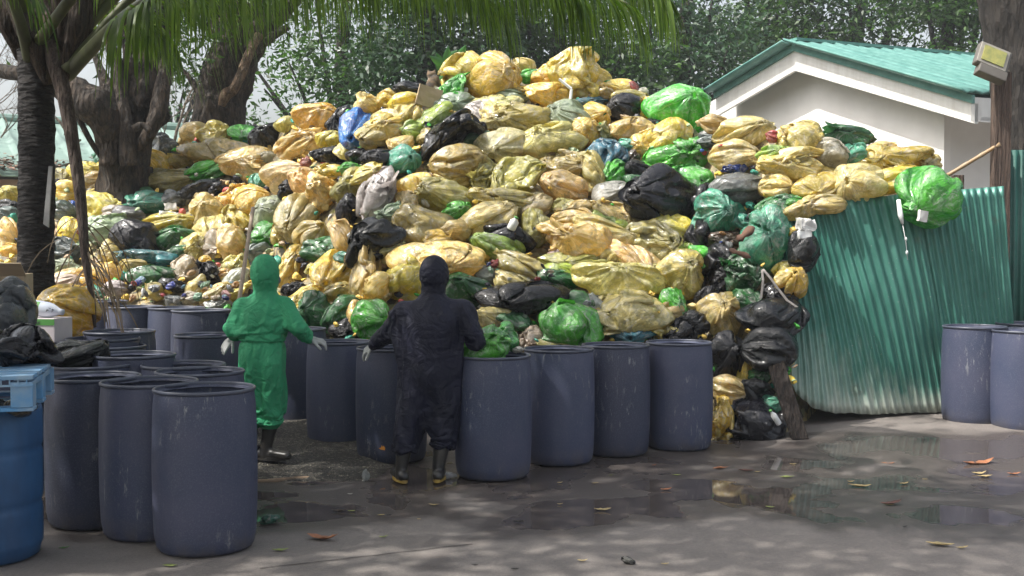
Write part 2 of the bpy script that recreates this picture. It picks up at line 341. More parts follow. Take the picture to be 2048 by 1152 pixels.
def bag_proto(seed,shr,pres,bend,contents,fat=1):
    rnd=random.Random(seed*3+1); V,Fc=bag_start(seed,fat)
    me=bpy.data.meshes.new('p'); me.from_pydata(V,[],Fc); o=bpy.data.objects.new('p',me); COL.objects.link(o)
    co=None
    if contents:
        bm=bmesh.new(); bmesh.ops.create_icosphere(bm,subdivisions=4,radius=1)
        bl=[(Vector((rnd.uniform(-.25,.25),rnd.uniform(-.25,.25),rnd.uniform(.18,.6))),rnd.uniform(.12,.24)) for _ in range(7)]+[(Vector((0,0,.38)),.22)]
        for v in bm.verts:
            d=v.co.normalized(); c=Vector((0,0,.4)); best=.1
            for p,r in bl:
                oc=c-p; bq=oc.dot(d); h=bq*bq-(oc.dot(oc)-r*r)
                if h>0: best=max(best,-bq+math.sqrt(h))
            v.co=c+d*best
        for _ in range(2): bmesh.ops.smooth_vert(bm,verts=bm.verts,factor=.5,use_axis_x=True,use_axis_y=True,use_axis_z=True)
        cm=bpy.data.meshes.new('cc'); bm.to_mesh(cm); bm.free(); co=bpy.data.objects.new('cc',cm); COL.objects.link(co)
        co.modifiers.new('k','COLLISION'); co.collision.thickness_outer=.012; co.collision.cloth_friction=8
    vg=o.vertex_groups.new(name='pin'); js=int(.80*NV); vg.add(list(range(js*NU,(js+1)*NU)),1.0,'REPLACE')
    A=cloth_run(o,26,6,.3,15,bend,pres,shr,'pin',(rnd.uniform(-3,3),0,-4),.012 if contents else None)
    bpy.data.objects.remove(o)
    if co: bpy.data.objects.remove(co)
    lo,hi=np.percentile(A,2,axis=0),np.percentile(A,98,axis=0); A=A-(lo+hi)/2
    return A
SPEC=[(1,-.15,-3,.05,1),(2,-.3,-1,.2,1),(3,-.1,-6,.02,1),(5,-.45,.8,.3,1),(6,.05,-1,.02,1),(7,-.35,-3,.1,1),(8,-.25,.6,.1,1),(9,-.3,-6,.05,1),
      (10,-.2,-1,.03,1),(12,-.4,.3,.15,1),(13,-.25,-4,.3,1),(14,-.16,.5,.02,1),(25,-.22,.3,.03,1),(26,-.12,.6,.02,1),(17,-.28,1.0,.03,1),(28,-.32,.8,.04,1),(19,-.2,.4,.02,1),(31,-.26,-.5,.02,1)]
PROTO=None
if PROTO is None:
    PROTO=[bag_proto(*s) for s in SPEC]
BAGF=np.array([(j*NU+i,j*NU+(i+1)%NU,(j+1)*NU+(i+1)%NU,(j+1)*NU+i) for j in range(NV) for i in range(NU)],dtype=np.int32)
BAGUV=np.array([(x/NU,y/NV) for j in range(NV) for i in range(NU) for x,y in ((i,j),(i+1,j),(i+1,j+1),(i,j+1))],dtype=np.float32)
BALLS=[11,12,13,14,15,16,17]
PAL=dict(Y=(.95,.69,.09),y=(.88,.68,.22),o=(.60,.48,.12),g=(.11,.56,.04),d=(.03,.20,.04),t=(.09,.42,.27),l=(.42,.55,.06),k=(.006,.006,.008),
 b=(.02,.26,.75),w=(.60,.59,.54),s=(.20,.24,.24),p=(.58,.44,.34),n=(.14,.08,.05),r=(.7,.14,.12),v=(.03,.08,.42),c=(.42,.52,.32),q=(.05,.25,.32))
CN=dict(Y='bright yellow',y='pale tan yellow',o='olive yellow',g='bright green',d='dark green',t='teal green',l='lime green',k='black',b='blue',w='whitish clear',
 s='grey',p='pinkish tan',n='brown',r='red',v='navy blue',c='pale green',q='blue green')
def bag_mesh(seed,w,h,ang,style=None,depth=None,wob=.0):
    r=random.Random(seed)
    k=r.choice(BALLS) if style=='B' or (style is None and r.random()<.55) else r.randrange(11)
    u=r.random()
    if u<.36: tilt=r.uniform(55,85)      # neck towards the viewer side of the heap
    elif u<.75: tilt=r.uniform(-15,35)
    else: tilt=r.uniform(100,150)
    phi=r.uniform(-100,100)
    if style=='S': k=r.choice([11,12,13,16])
    if style=='U': tilt=r.uniform(5,25); phi=r.uniform(-15,15)
    if style=='N': tilt=r.uniform(60,80)
    R=np.array(rotm('Y',phi)@rotm('X',tilt)@rotm('Z',r.uniform(0,360)))
    A=PROTO[k]@R.T
    if r.random()<.5: A=A*np.array([-1,1,1])
    lo,hi=np.percentile(A,2.5,axis=0),np.percentile(A,97.5,axis=0); A=(A-(lo+hi)/2)/(hi-lo)
    d=depth or (.75*min(w,h)+.2*max(w,h))
    bl={'S':.5,'B':.34}.get(style,.24 if k>=11 else .14); rr=np.linalg.norm(A,axis=1)[:,None]+1e-6; A=A*(1-bl)+bl*.5*A/rr*(1-.12*(rr>.62))
    q=np.random.default_rng(seed)
    for fr,am in ((5,.024),(8,.014),(13,.007),(22,.003)):
        kv=q.normal(0,1,3)*fr*.7; dv=q.normal(0,1,3); A=A+am*np.sin(A@kv+q.uniform(0,6.3))[:,None]*dv[None,:]
    lo,hi=np.percentile(A,2,axis=0),np.percentile(A,98,axis=0); A=(A-(lo+hi)/2)/(hi-lo)
    A=A*np.array([w,d,h])
    A=A@np.array(rotm('Y',ang)).T
    me=mesh_np('rubbish_bag',A,BAGF); uv=me.uv_layers.new(name='UVMap')
    if len(me.loops)==len(BAGUV): uv.data.foreach_set('uv',BAGUV.ravel())
    return me
# ---------------------------------------------------------------- the heap
DC=[(-400,11.2,1.6),(0,11.2,1.6),(300,10.8,1.6),(500,10.6,1.5),(620,10.0,1.2),(760,9.6,1.0),(1350,9.6,1.0),(1450,9.92,.7),(1550,9.9,.5),(1650,8.6,1.0),(1850,8.7,1.0),(2000,8.8,1.0)]
def pd(px,py):
    px=max(-399,min(1999,px))
    for (a,f0,k0),(b,f1,k1) in zip(DC,DC[1:]):
        if a<=px<=b:
            t=(px-a)/(b-a); t=t*t*(3-2*t); f=f0+(f1-f0)*t; k=k0+(k1-k0)*t
            return (f+k*1.65)/(1-k*(508-py)/F)
CROP=dict(A=(0,0,2.88),B=(600,0,2.88),C=(1250,0,2.56),D=(0,300,3.388),E=(550,280,3.388),F=(1050,250,3.388),G=(1200,450,2.56),H=(1000,550,2.56),I=(400,480,2.2157))
# crop x y w h angle colour [style][,forward shift] | own label | short landmark name
BAGS='''
A 1140 775 190 120 0 y
A 1245 775 175 125 10 Y
A 1400 770 155 95 0 g
A 1560 790 230 140 -25 k |black bag lying across the top edge of the pile behind the lime one|
A 1820 680 245 155 5 Y B|big round orange yellow bag on the skyline left of the blue bag|the round skyline yellow bag
A 1650 715 130 80 0 y
A 1950 690 170 100 -40 k
A 1720 830 260 150 0 y
A 950 840 130 130 0 s |grey and white plastic bundle next to the mango trunk|
A 1240 880 380 150 0 y |wide folded tan yellow bag on the left ridge of the heap|
A 885 965 180 200 0 Y S|taut amber bag leaning out beside the mango trunk base|the amber bag by the trunk
A 1040 930 160 75 0 y
A 1200 985 245 110 5 g |lime bag with a white knot lying on the left ridge|the lime bag on the left ridge
A 975 1045 280 135 5 y
A 1430 960 300 200 0 y N|tan bag with a dark green tuft at its gathered neck|the tufted tan bag
A 1485 1045 95 85 0 t |small crumpled teal bag under the tufted tan bag|
A 1500 875 260 80 0 Y
A 1650 1030 250 180 10 y
A 1185 1085 260 95 -5 k |long black bag below the lime bag on the left ridge|the long black bag on the left
A 1760 935 65 60 20 r |small red and white plastic scrap on the left ridge|
A 1885 890 170 75 0 k
A 1900 805 150 90 0 Y
A 1540 905 120 60 0 p
A 1990 870 120 90 0 y
A 575 905 70 100 -30 t |teal scrap standing up against the left side of the mango trunk|
D 60 300 150 100 0 Y
D 60 385 150 90 0 k
D 65 440 150 100 0 s
D 60 570 140 200 0 y
D 70 680 150 80 0 Y
D 420 185 120 110 0 y
D 590 145 220 110 0 Y
D 640 215 240 110 0 y
D 450 285 190 140 0 Y
D 740 290 280 110 -10 Y
D 680 390 280 180 10 Y B|large smooth yellow bag right of the hanging dead frond|the smooth yellow left bag
D 430 410 170 120 0 s
D 940 290 230 90 0 d
D 1005 350 300 130 -5 t |long pale turquoise bag on the left slope|the turquoise bag
D 1180 330 130 90 0 s
D 870 440 190 100 5 s
D 760 430 170 100 -20 p
D 1150 495 350 120 0 Y |orange yellow bag spread under the small white foam box|the orange bag under the foam box
D 710 545 260 180 -15 c
D 470 560 150 190 0 Y S|amber bag seen through the hanging dry leaflets|the amber bag behind the dry leaflets
D 450 680 210 160 0 s
D 925 610 310 250 0 k S,.1|big round charcoal bag with a blue tear on the left slope|the round charcoal bag
D 1190 600 290 150 -10 d
D 760 700 160 150 0 y
D 1310 660 180 170 0 y N
D 1230 690 140 90 0 d
D 1410 430 200 230 0 y
D 1710 345 235 185 0 Y S,.2|bright yellow taut bag right above the end of the wooden pole|the taut yellow bag above the pole
D 1580 330 200 160 -30 Y
D 1600 465 230 170 0 Y
D 1440 540 230 170 0 y
D 1450 640 150 170 30 p
D 1585 635 200 230 0 y
D 1840 430 240 200 -25 c
D 1810 570 220 150 -20 g |bright green bag with silvery creases right of the pole|the green bag right of the pole
D 1750 690 150 110 -30 s
D 440 790 180 90 0 c
D 450 850 190 80 -10 y
D 450 910 200 130 10 p
D 670 850 330 150 -15 Y |long tan yellow bag above the row of drums at the left|the long tan bag at the left foot
D 865 745 130 70 -25 b |blue plastic strip under the round charcoal bag|
D 1010 745 370 130 0 q
D 900 795 170 100 0 y
D 1040 860 300 140 0 d |long grey green bag above the loose litter at the left foot|the long grey green bag
D 1260 800 190 150 0 p
D 1385 760 100 80 0 Y
D 1435 850 110 200 -30 k U,.1|small twisted black bag with a long upright neck|the twisted black bag
D 1590 780 160 120 -10 y
D 1520 850 120 80 0 y
D 640 965 160 90 0 t
D 790 945 165 100 5 w |whitish grey tied bag lying just behind the left drums|the whitish bag behind the drums
D 1050 960 120 110 0 y
D 1160 920 180 90 0 k
D 1350 930 150 170 20 y
D 1470 985 230 120 -25 y
D 1570 965 200 110 0 Y
D 1600 870 170 110 -20 w
D 1480 1040 170 60 0 w
D 1200 1030 140 80 0 s
D 1290 1010 130 90 0 p
B 935 425 230 180 -25 Y |tall yellow bag on the summit left of the amber one|
B 925 465 140 55 -30 k
B 1110 455 300 255 -15 Y S,.1|huge smooth amber bag on the summit of the heap|the huge amber summit bag
B 1590 450 310 300 0 Y U,.1|biggest yellow bag on the summit with its knot tied on top|the biggest summit bag
B 1290 375 120 70 0 y
B 1320 437 105 75 0 g
B 1400 450 130 120 0 Y
B 890 515 180 110 -30 g |bright lime bag wedged under the summit bags|the lime summit bag
B 630 512 170 75 0 k |dark glinting bag on the skyline left of the cat|
B 1225 555 175 75 5 c |pale green and white striped bag just under the summit|the striped bag
B 1120 590 270 100 -5 y
B 1395 560 260 140 -5 Y
B 1495 505 60 75 10 k
B 1830 495 170 75 0 Y
B 1920 500 60 55 0 r |small red and white scrap on the skyline right of the summit|
B 1975 530 60 45 0 w
B 1780 490 70 50 0 g
B 1740 560 150 100 0 o
B 1890 570 210 95 10 y
B 1680 590 160 60 0 q
B 1870 625 195 145 -5 k S|smooth black bag between the summit and the big green bag|the smooth black bag
B 2000 620 100 110 0 Y
B 400 600 150 120 0 Y
B 510 580 130 110 0 Y
B 600 600 190 120 0 Y
B 620 662 160 125 0 o |olive bag with a drawn neck right of the blue bag|the olive bag by the blue one
B 328 750 195 215 20 b ,.1|bright sky blue crumpled bag on the left ridge|the blue bag
B 500 700 160 130 0 y
B 475 745 220 140 -20 Y
B 420 790 180 120 0 y
B 880 590 230 100 0 c
B 770 690 230 130 -30 l
B 650 760 120 110 0 l
B 580 830 140 90 0 y
B 740 800 120 110 0 y
B 868 780 340 230 -38 k ,.15|big glossy black bag below the summit left of the green one|the big black upper bag
B 1025 665 140 140 0 w
B 1190 690 290 150 -10 y
B 1165 640 190 120 0 y
B 1270 700 380 180 0 o N|wide olive yellow bag with criss cross folds under the summit|the criss crossed olive bag
B 1008 815 205 105 -5 d |small vivid green bag touching the big black upper one|the vivid green bag
B 1550 690 260 190 10 c S|smooth pale green bag half inside a yellow one|the smooth pale green bag
B 1700 665 160 130 0 Y
B 1640 760 180 140 10 Y
B 1760 770 110 120 0 o
B 1910 742 230 120 0 y
B 1170 845 290 180 0 y B|tan balloon like bag in the middle of the heap|the balloon like tan bag
B 1430 812 360 170 -15 y |long tan bag slanting up to the right in the middle|the slanting tan bag
B 1865 850 130 90 0 t
B 1780 890 210 170 20 q
B 1960 850 130 120 0 Y
C 265 565 300 225 8 g S,.15|big glossy lime green bag on the skyline left of the house|the big lime skyline bag
C 150 650 120 70 0 k
C 180 730 310 170 -20 Y |tied yellow bag with a white knot below the big lime bag|the yellow bag below the lime one
C 285 800 310 160 -8 g ,.1|large bright green bag above the big black bag|the large green upper right bag
C 340 920 240 120 15 g
C 460 640 160 90 0 y
C 610 680 270 140 0 y |pale yellow bag with green print near the house corner|
C 430 720 140 60 0 s
C 560 800 240 140 0 Y
C 755 700 70 55 0 r |pink scrap tucked between yellow bags under the house wall|
C 820 690 100 90 0 Y
C 890 715 220 170 -25 y S|tan yellow sack with a brown end on the right skyline|the tan sack on the right skyline
C 1060 795 190 130 40 p |clear bag of pinkish white rubbish on the right skyline|the pinkish clear bag
C 1135 700 250 100 5 d |green bag lying behind the pinkish clear one|
C 1180 795 140 110 0 t
C 770 790 170 80 0 l
C 560 860 115 50 0 v |small crumpled navy blue plastic on the right shoulder|the navy scrap
C 585 965 260 160 18 s ,.1|grey blue striped bag under the navy scrap|the grey striped bag
C 900 845 400 150 5 y
C 770 955 150 125 0 y B
C 990 960 220 140 -5 Y
C 1300 770 160 80 0 y
C 1380 830 360 150 -5 Y |broad bright yellow bag at the right end of the skyline|the broad right end bag
C 1565 830 100 80 0 y
C 1410 920 230 130 0 Y
C 1200 940 250 185 -5 y B,.1|pale yellow bag with green print bulging over the fence top|the pale bag over the fence
C 1555 1005 310 270 10 g S,.15|big glossy green bag hanging over the fence top|the green bag over the fence
C 1040 1045 190 90 0 y
C 800 1070 230 120 0 d
C 900 1040 140 70 0 g
F 280 270 310 170 15 o
F 450 320 180 250 0 y
F 600 315 150 150 0 g
F 600 210 140 140 20 q
F 780 310 200 110 15 k
F 735 215 80 80 0 n
F 750 385 160 90 0 d
F 270 430 320 190 15 y
F 580 475 230 190 10 w |whitish bag with a blue patch left of the big black bag|the whitish bag
F 920 495 480 340 0 k N,.2|largest glossy black bag on the right of the heap|the largest black bag
F 1230 500 200 160 -40 k
F 70 550 220 160 0 o
F 380 560 260 90 0 o
F 660 615 340 140 20 y
F 590 655 260 95 25 l
F 80 690 170 210 0 o
F 320 650 270 140 -10 y
F 550 740 420 160 25 y
F 340 790 410 220 5 y N,.1|pale tan bag with creases fanning from its knot at the centre|the fan creased tan bag
F 610 885 190 140 0 Y B
F 330 930 430 110 0 o
F 1000 695 270 180 5 Y |amber bag squashed under the largest black bag|
F 865 795 350 240 25 o N|dark olive bag with wispy yellow creases right of centre|the wispy olive bag
F 1090 835 140 90 0 l
F 1195 925 160 200 -20 g |crumpled vivid green bag right of the low tan bags|the crumpled green bag
F 740 910 360 160 30 y
F 640 1060 560 230 5 y ,.1|large tan bag with long fanned creases above the drum row|the long creased tan bag
F 1060 1010 270 290 0 y N,.1|tan bag with a split white tag above the last drum|the white tagged tan bag
F 880 1030 150 140 0 o
F 1300 590 290 270 -10 t N,.1|dark and pale green bag right of the largest black one|the two tone green bag
F 1620 775 280 390 5 t B,.15|tall jade green bag with a sky blue patch at the right end|the jade green bag
F 1480 650 130 100 0 t
F 1210 740 220 180 0 k
F 1470 1000 270 270 10 d ,.1|dark green wrinkled bag below the jade green one|the dark green bag
F 1310 1010 190 340 -10 k
F 1900 565 260 120 -25 y
F 1890 860 190 260 0 k
F 1760 980 150 100 0 Y
F 1560 850 200 100 0 n
F 230 1050 290 120 10 d
F 90 1090 130 90 0 k
F 1360 790 220 120 0 n
F 1690 560 220 140 10 d
G 380 440 120 200 -15 g
G 375 555 90 70 0 Y
G 620 470 210 220 10 y N|tan green bag with a puckered neck beside the last drum|the puckered tan bag
G 740 390 150 120 0 d
G 560 400 130 160 0 k
G 885 470 330 180 5 k B,.15|smooth black bag bulging towards the green fence|the black bag at the fence
G 865 630 270 200 -10 k B,.15|black bag hanging above the leaning post|the black bag above the post
G 660 680 190 230 0 k ,.05
G 480 520 170 130 0 k
G 740 745 70 150 25 Y
G 735 690 55 65 0 l
G 815 765 100 90 0 d
G 660 840 180 120 10 y ,.05|small yellow bag poking out right of the last drum|the low yellow bag
G 800 850 170 120 0 k
G 625 1010 130 230 0 Y U,.05|upright yellow bag tied at the side on the ground by the last drum|the yellow bag on the ground
G 790 1010 300 220 10 k |black bag slumped on the ground left of the leaning post|the black bag on the ground
G 880 920 100 80 30 t
G 980 300 150 150 0 Y
G 930 350 150 120 0 k
E 220 290 190 220 -30 y
E 320 370 220 230 0 y N|round tan bag with a gathered neck left of the clear bag|the round tan bag
E 370 215 200 90 0 Y
E 520 320 260 180 -35 o
E 640 225 260 110 -20 Y
E 520 195 170 80 0 g |small bright green bag left of the translucent green one|
E 420 95 230 100 0 k
E 560 110 150 100 0 k
E 705 130 230 120 -10 k
E 870 130 210 170 0 t S|translucent jade bag left of the big black upper bag|the translucent jade bag
E 500 470 150 180 0 k
E 95 350 130 130 0 k
E 690 365 230 330 20 w |large clear bag stuffed with white and teal rubbish|the clear white bag
E 790 520 190 150 0 c
E 920 330 260 170 -30 Y
E 900 420 140 140 0 y
E 1150 375 350 190 10 o N|dark olive bag with black contents in the centre|the dark olive bag
E 1245 165 370 230 0 o S,.1|large smooth khaki bag in the middle of the heap|the large khaki bag
E 1230 250 260 110 0 y
E 1440 270 220 230 0 o
E 1640 250 330 250 5 Y ,.1|big yellow bag gathered at the left around dark contents|the gathered yellow bag
E 1230 475 180 100 -15 g |green bag glimpsed below the dark olive one|
E 1600 425 520 150 10 o
E 1970 455 150 100 0 o
E 1010 590 370 240 10 o |yellow olive bag with folds right of the black one at centre|the folded olive bag
E 1210 625 220 140 0 y
E 1090 670 200 120 10 Y
E 1440 545 390 210 -8 y B|broad pale sandy bag right of centre|the broad sandy bag
E 1590 665 320 170 20 k
E 1760 600 160 230 0 o
E 1510 730 340 150 10 l |long lime bag below the wedge of black plastic|the long lime bag
E 655 690 380 250 -35 k ,.15|big glossy black bag left of centre above the men|the big black central bag
E 450 650 150 200 0 y
E 240 650 220 180 0 o
E 150 520 230 300 30 y
E 70 620 160 260 0 Y
E 130 790 150 150 0 Y
E 320 745 270 150 -5 d |olive green bag left of the big black central one|the olive green bag
E 470 800 140 80 0 t
E 400 880 300 220 -25 Y |tan amber bag with drawn creases above the green drum bags|the amber creased bag
E 285 890 140 90 0 y
E 435 1030 210 120 0 o
E 90 890 130 230 35 Y |torn yellow bag with a blue strip right of the man in green|the torn yellow bag
E 150 1035 190 130 0 k
E 200 1080 220 130 -35 Y
E 620 900 190 400 18 y |tall tan bag left of the man in the dark suit|the tall tan bag
E 770 760 210 140 0 o
E 710 1010 200 190 0 y
E 1090 820 600 240 -6 y B,.1|huge long sandy bag behind the head of the man in dark|the huge sandy bag
E 890 935 300 270 0 Y |crumpled yellow bag at the left shoulder of the man in dark|the shoulder yellow bag
E 1300 1020 330 200 0 d |dark green bag behind the right shoulder of the man in dark|the shoulder green bag
E 1690 875 370 200 8 o |olive bag like a hood over a dark hollow|the hooded olive bag
E 1430 910 170 100 0 w
E 1640 960 300 120 10 o
E 1690 1065 560 190 0 k ,.1|long flat black bag above the drum row|the long flat black bag
E 1930 900 210 130 0 l
E 1920 790 130 90 0 p
I 510 320 160 160 0 d N,.1|green plastic gathered in folds right of the man in green|the gathered green bag
I 630 335 150 170 15 d
I 760 360 160 170 -15 g ,.1|olive green glossy bag behind the hand of the man in dark|the glossy green bag
I 695 335 80 110 0 y
I 465 295 140 120 -30 Y
I 1290 345 170 90 0 y
I 1390 355 160 90 0 d
I 640 400 120 90 0 k
H 370 260 300 220 5 g ,.1|bright green bag resting behind the middle drums|the green bag behind the drums
H 165 320 120 100 0 p
H 655 190 370 190 0 y ,.1|tan bag with knotted lumps above the third drum from the right|the lumpy tan bag
H 675 290 220 120 0 q |teal blue bag just over the drum rims|the teal blue bag
H 480 165 110 120 0 w
H 400 150 200 120 0 d
H 860 220 170 140 0 o
H 280 350 200 60 0 o
H 920 290 150 120 0 k
H 820 290 120 90 0 Y
'''
class Bag: pass
bags=[]
for ln in BAGS.strip().split('\n'):
    head,_,rest=ln.partition('|'); lab,_,short=rest.partition('|')
    tk=head.split(); ox,oy,sc=CROP[tk[0]]; b=Bag()
    b.px=ox+float(tk[1])/sc; b.py=oy+float(tk[2])/sc; b.w=float(tk[3])/sc; b.h=float(tk[4])/sc; b.ang=float(tk[5]); b.c=tk[6]
    b.style=None; b.dz=0
    if len(tk)>7:
        s,_,d=tk[7].partition(','); b.style=s or None; b.dz=float(d) if d else 0
    b.label=lab.strip() or None; b.short=short.strip() or None; bags.append(b)
# bags that show in the gaps, further back in the heap
SKY=[(-400,330),(0,375),(100,350),(200,335),(290,300),(350,258),(480,252),(600,225),(720,200),(850,188),(900,140),(1000,125),(1200,130),(1300,195),(1400,245),(1500,250),(1620,255),(1750,300),(1850,325),(1930,360)]
def interp(T,x):
    if x<=T[0][0]: return T[0][1]
    for (a,u),(b,v) in zip(T,T[1:]):
        if a<=x<=b: return u+(v-u)*(x-a)/(b-a)
    return T[-1][1]
BOT=[(-400,640),(590,640),(640,690),(1420,700),(1432,880),(1560,880),(1600,720),(1625,560),(1650,425),(1930,425)]
rnd=random.Random(11)
def covered(x,y):
    for b in bags:
        a=math.radians(b.ang); dx,dy=x-b.px,y-b.py; u=(dx*math.cos(a)+dy*math.sin(a))/(b.w/2); v=(-dx*math.sin(a)+dy*math.cos(a))/(b.h/2)
        if u*u+v*v<.92: return True
    return False
TARGET=298; xs=list(range(2,1900,13)); grid=[(x+rnd.uniform(-4,4),y) for x in xs for y in range(120,880,13) if interp(SKY,x)+22<y<interp(BOT,x)-12]
rnd.shuffle(grid)
for x,y in grid:
    if len(bags)>=TARGET: break
    if not covered(x,y):
        b=Bag(); b.px,b.py=x,y; b.w=rnd.uniform(60,95); b.h=rnd.uniform(42,62); b.ang=rnd.uniform(-30,30)
        dark=y>600 or x>1400
        b.c=rnd.choice('kkdoy') if dark and y>450 else rnd.choice('yyYYockdys'); b.style=None; b.dz=-.12; b.label=b.short=None; bags.append(b)
print('BAGS',len(bags))
# --- unique labels by relation to the landmark bags
marks=[b for b in bags if b.short]; used=set(b.label for b in bags if b.label)
def direction(b,m):
    dx,dy=b.px-m.px,b.py-m.py; a=math.degrees(math.atan2(-dy,dx))%360
    return ['right of','up and right of','above','up and left of','left of','down and left of','below','down and right of'][int((a+22.5)//45)%8]
ORD=['nearest','next','third','fourth','fifth','sixth','seventh','eighth']
cand={}
for b in bags:
    if b.label: continue
    sz='small ' if b.w*b.h<2000 else ('large ' if b.w*b.h>5200 else '')
    b.cands=[]
    for m in sorted(marks,key=lambda m:math.hypot(b.px-m.px,b.py-m.py))[:6]:
        for s in ([sz] if sz else ['']): b.cands.append((s+CN[b.c],direction(b,m),m.short,math.hypot(b.px-m.px,b.py-m.py)))
    for c in b.cands: cand.setdefault(c[:3],[]).append((c[3],id(b)))
for b in bags:
    if b.label: continue
    # a description only this bag meets among its own nearest landmarks
    best=None
    for c in b.cands:
        l=sorted(cand[c[:3]]); k=[i for _,i in l].index(id(b))
        if best is None or k<best[0]: best=(k,c)
        if k==0 and len(l)==1: break
    k,c=best
    l=f"{c[0]} bag {c[1]} {c[2]}"
    if len(cand[c[:3]])>1: l=f"{c[0]} bag, {ORD[min(k,7)]} one {c[1]} {c[2]}"
    if l in used: l=l.replace(' bag',' lumpy bag',1)
    if l in used: l=l.replace('lumpy','slack',1)
    used.add(l); b.label=l
for i,b in enumerate(bags):
    D=pd(b.px,b.py)-b.dz-.02; k=D/F; r=random.Random(i*17+3)
    c=PAL[b.c]; jv=r.uniform(.8,1.14); c=tuple(max(0,x*jv*r.uniform(.88,1.08)) for x in c)
    if b.c in 'yYo' and r.random()<.28: g_=r.uniform(.2,.45); c=tuple(a_*(1-g_)+b_*g_ for a_,b_ in zip(c,r.choice([(.55,.62,.2),(.30,.36,.12),(.85,.78,.55),(.35,.30,.14)])))
    me=bag_mesh(1000+i,b.w*k*1.06,b.h*k*1.10,b.ang,b.style)
    black=b.c=='k'; o=obj_from('rubbish_bag',me,M['black'] if black else M['film'])
    o.location=P(b.px,b.py,D); o.color=(*c,1)
    tag(o,b.label,'rubbish bag' if b.w>38 else 'plastic scrap','refuse bags heaped in the dump pile')
# --- the packed inside of the heap
V=[];Fq=[]; cols=list(range(-400,1936,12)); NR=44
for x in cols:
    t=interp(SKY,x)+24; bo=interp(BOT,x)
    pts=[]
    for j in range(NR+1):
        y=t+(bo-t)*j/NR; d=pd(x,y)+.24+(.5 if x>1590 else 0); p=P(x,y,d); n=noise.noise(Vector((p.x*4,p.y*4,p.z*4))); p.y+=.10*n; p.z+=.07*noise.noise(p*6); pts.append(p)
    tp=pts[0]; pre=[Vector((tp.x*1.15,tp.y+4.5,0)),Vector((tp.x*1.1,tp.y+3.2,tp.z*.6)),Vector((tp.x*1.05,tp.y+1.4,tp.z-.1))]
    post=[Vector((pts[-1].x,pts[-1].y+.02,max(-.05,pts[-1].z*.5))),Vector((pts[-1].x,pts[-1].y+.04,-.05))]
    V+= [tuple(p) for p in pre+pts+post]
R=NR+1+5
for i in range(len(cols)-1):
    for j in range(R-1): Fq.append((i*R+j,i*R+j+1,(i+1)*R+j+1,(i+1)*R+j))
o=obj_from('packed_refuse',mesh_np('packed_refuse',V,Fq),M['core'])
tag(o,'mass of packed loose refuse between and behind the heaped bags','refuse heap',kind='stuff')

# small scraps and split bags filling the gaps between the counted bags
rs=random.Random(99); VV=[];FF=[]; sub_i=np.array([j*NU+i for j in range(0,NV+1,4) for i in range(0,NU,4)]); nj=len(range(0,NV+1,4)); ni=len(range(0,NU,4))
SF=np.array([(j*ni+i,j*ni+(i+1)%ni,(j+1)*ni+(i+1)%ni,(j+1)*ni+i) for j in range(nj-1) for i in range(ni)]); base=0
SMALL=[p[sub_i] for p in PROTO]
n_=0
while n_<1500:
    x=rs.uniform(0,1600); t0=interp(SKY,x)+8; b0=interp(BOT,x)-8
    if b0<=t0: continue
    y=rs.uniform(t0,b0); n_+=1; on=rs.random()<.07
    d=pd(x,y)+(rs.uniform(-.24,-.16) if on else rs.uniform(-.04,.14)); w=rs.uniform(10,24)*(.6 if on else 1)*d/F; h=w*rs.uniform(.4,.9)
    A=rs.choice(SMALL)@np.array(Matrix.Rotation(rs.uniform(0,6.28),3,Vector((rs.uniform(-1,1),rs.uniform(-1,1),rs.uniform(-1,1))).normalized())).T
    A=A/np.ptp(A,axis=0)*np.array([w,w*.7,h])@np.array(rotm('Y',rs.uniform(-50,50))).T+np.array(P(x,y,d)); VV.append(A); FF.append(SF+base); base+=len(A)
mt,t,bb=nt('mixed_scrap_film'); g_=N(t,'ShaderNodeNewGeometry'); r_=ramp(t,g_.outputs['Random Per Island'],[(0,(.8,.55,.12)),(.2,(.7,.55,.25)),(.3,(.02,.02,.025)),(.45,(.6,.58,.52)),(.55,(.08,.4,.06)),(.65,(.85,.62,.1)),(.74,(.05,.3,.22)),(.8,(.4,.5,.3)),(.86,(.03,.08,.3)),(.88,(.55,.12,.1)),(.92,(.35,.25,.15)),(1,(.7,.68,.62))])
for e_ in t.nodes:
    if e_.type=='VALTORGB': e_.color_ramp.interpolation='CONSTANT'
L(t,r_,bb.inputs['Base Color']); bb.inputs['Roughness'].default_value=.25; bump(t,ntex(t,coords(t,seedobj=False),28,4,.6,1.5).outputs[0],bb,.6,.015)
o=obj_from('loose_scraps',mesh_np('loose_scraps',np.concatenate(VV),np.concatenate(FF)),mt); tag(o,'countless small torn bags and scraps filling the gaps of the heap','plastic scraps',kind='stuff')
# ---------------------------------------------------------------- ground
def grid_mesh(name,x0,x1,nx,y0,y1,ny,fz):
    V=[];Fq=[]
    for i in range(nx+1):
        for j in range(ny+1):
            x=x0+(x1-x0)*i/nx; y=y0+(y1-y0)*j/ny; V.append((x,y,fz(x,y)))
    for i in range(nx):
        for j in range(ny): Fq.append((i*(ny+1)+j,(i+1)*(ny+1)+j,(i+1)*(ny+1)+j+1,i*(ny+1)+j+1))
    return mesh_np(name,V,Fq)
def gz(x,y):
    a=min(1,max(0,(x-1.7)/2.2)); b=min(1,max(0,(y-8.3)/1.8)); c=1-min(1,max(0,(y-14)/6)); return .11*a*a*(3-2*a)*b*b*(3-2*b)*c
o=obj_from('ground',grid_mesh('ground',-60,60,240,-15,105,240,gz),M['ground']); tag(o,'wet grey brown concrete yard','ground',kind='structure')
def terr(x,y):
    t=.012+.058*max(0,y-8.05)
    e=min(1,max(0,(-.75-x)/.35)) # fades out towards the right-hand drums
    ed=min(1,max(0,(y-8.0)/.12)); return -.05+(t+.05)*e*ed
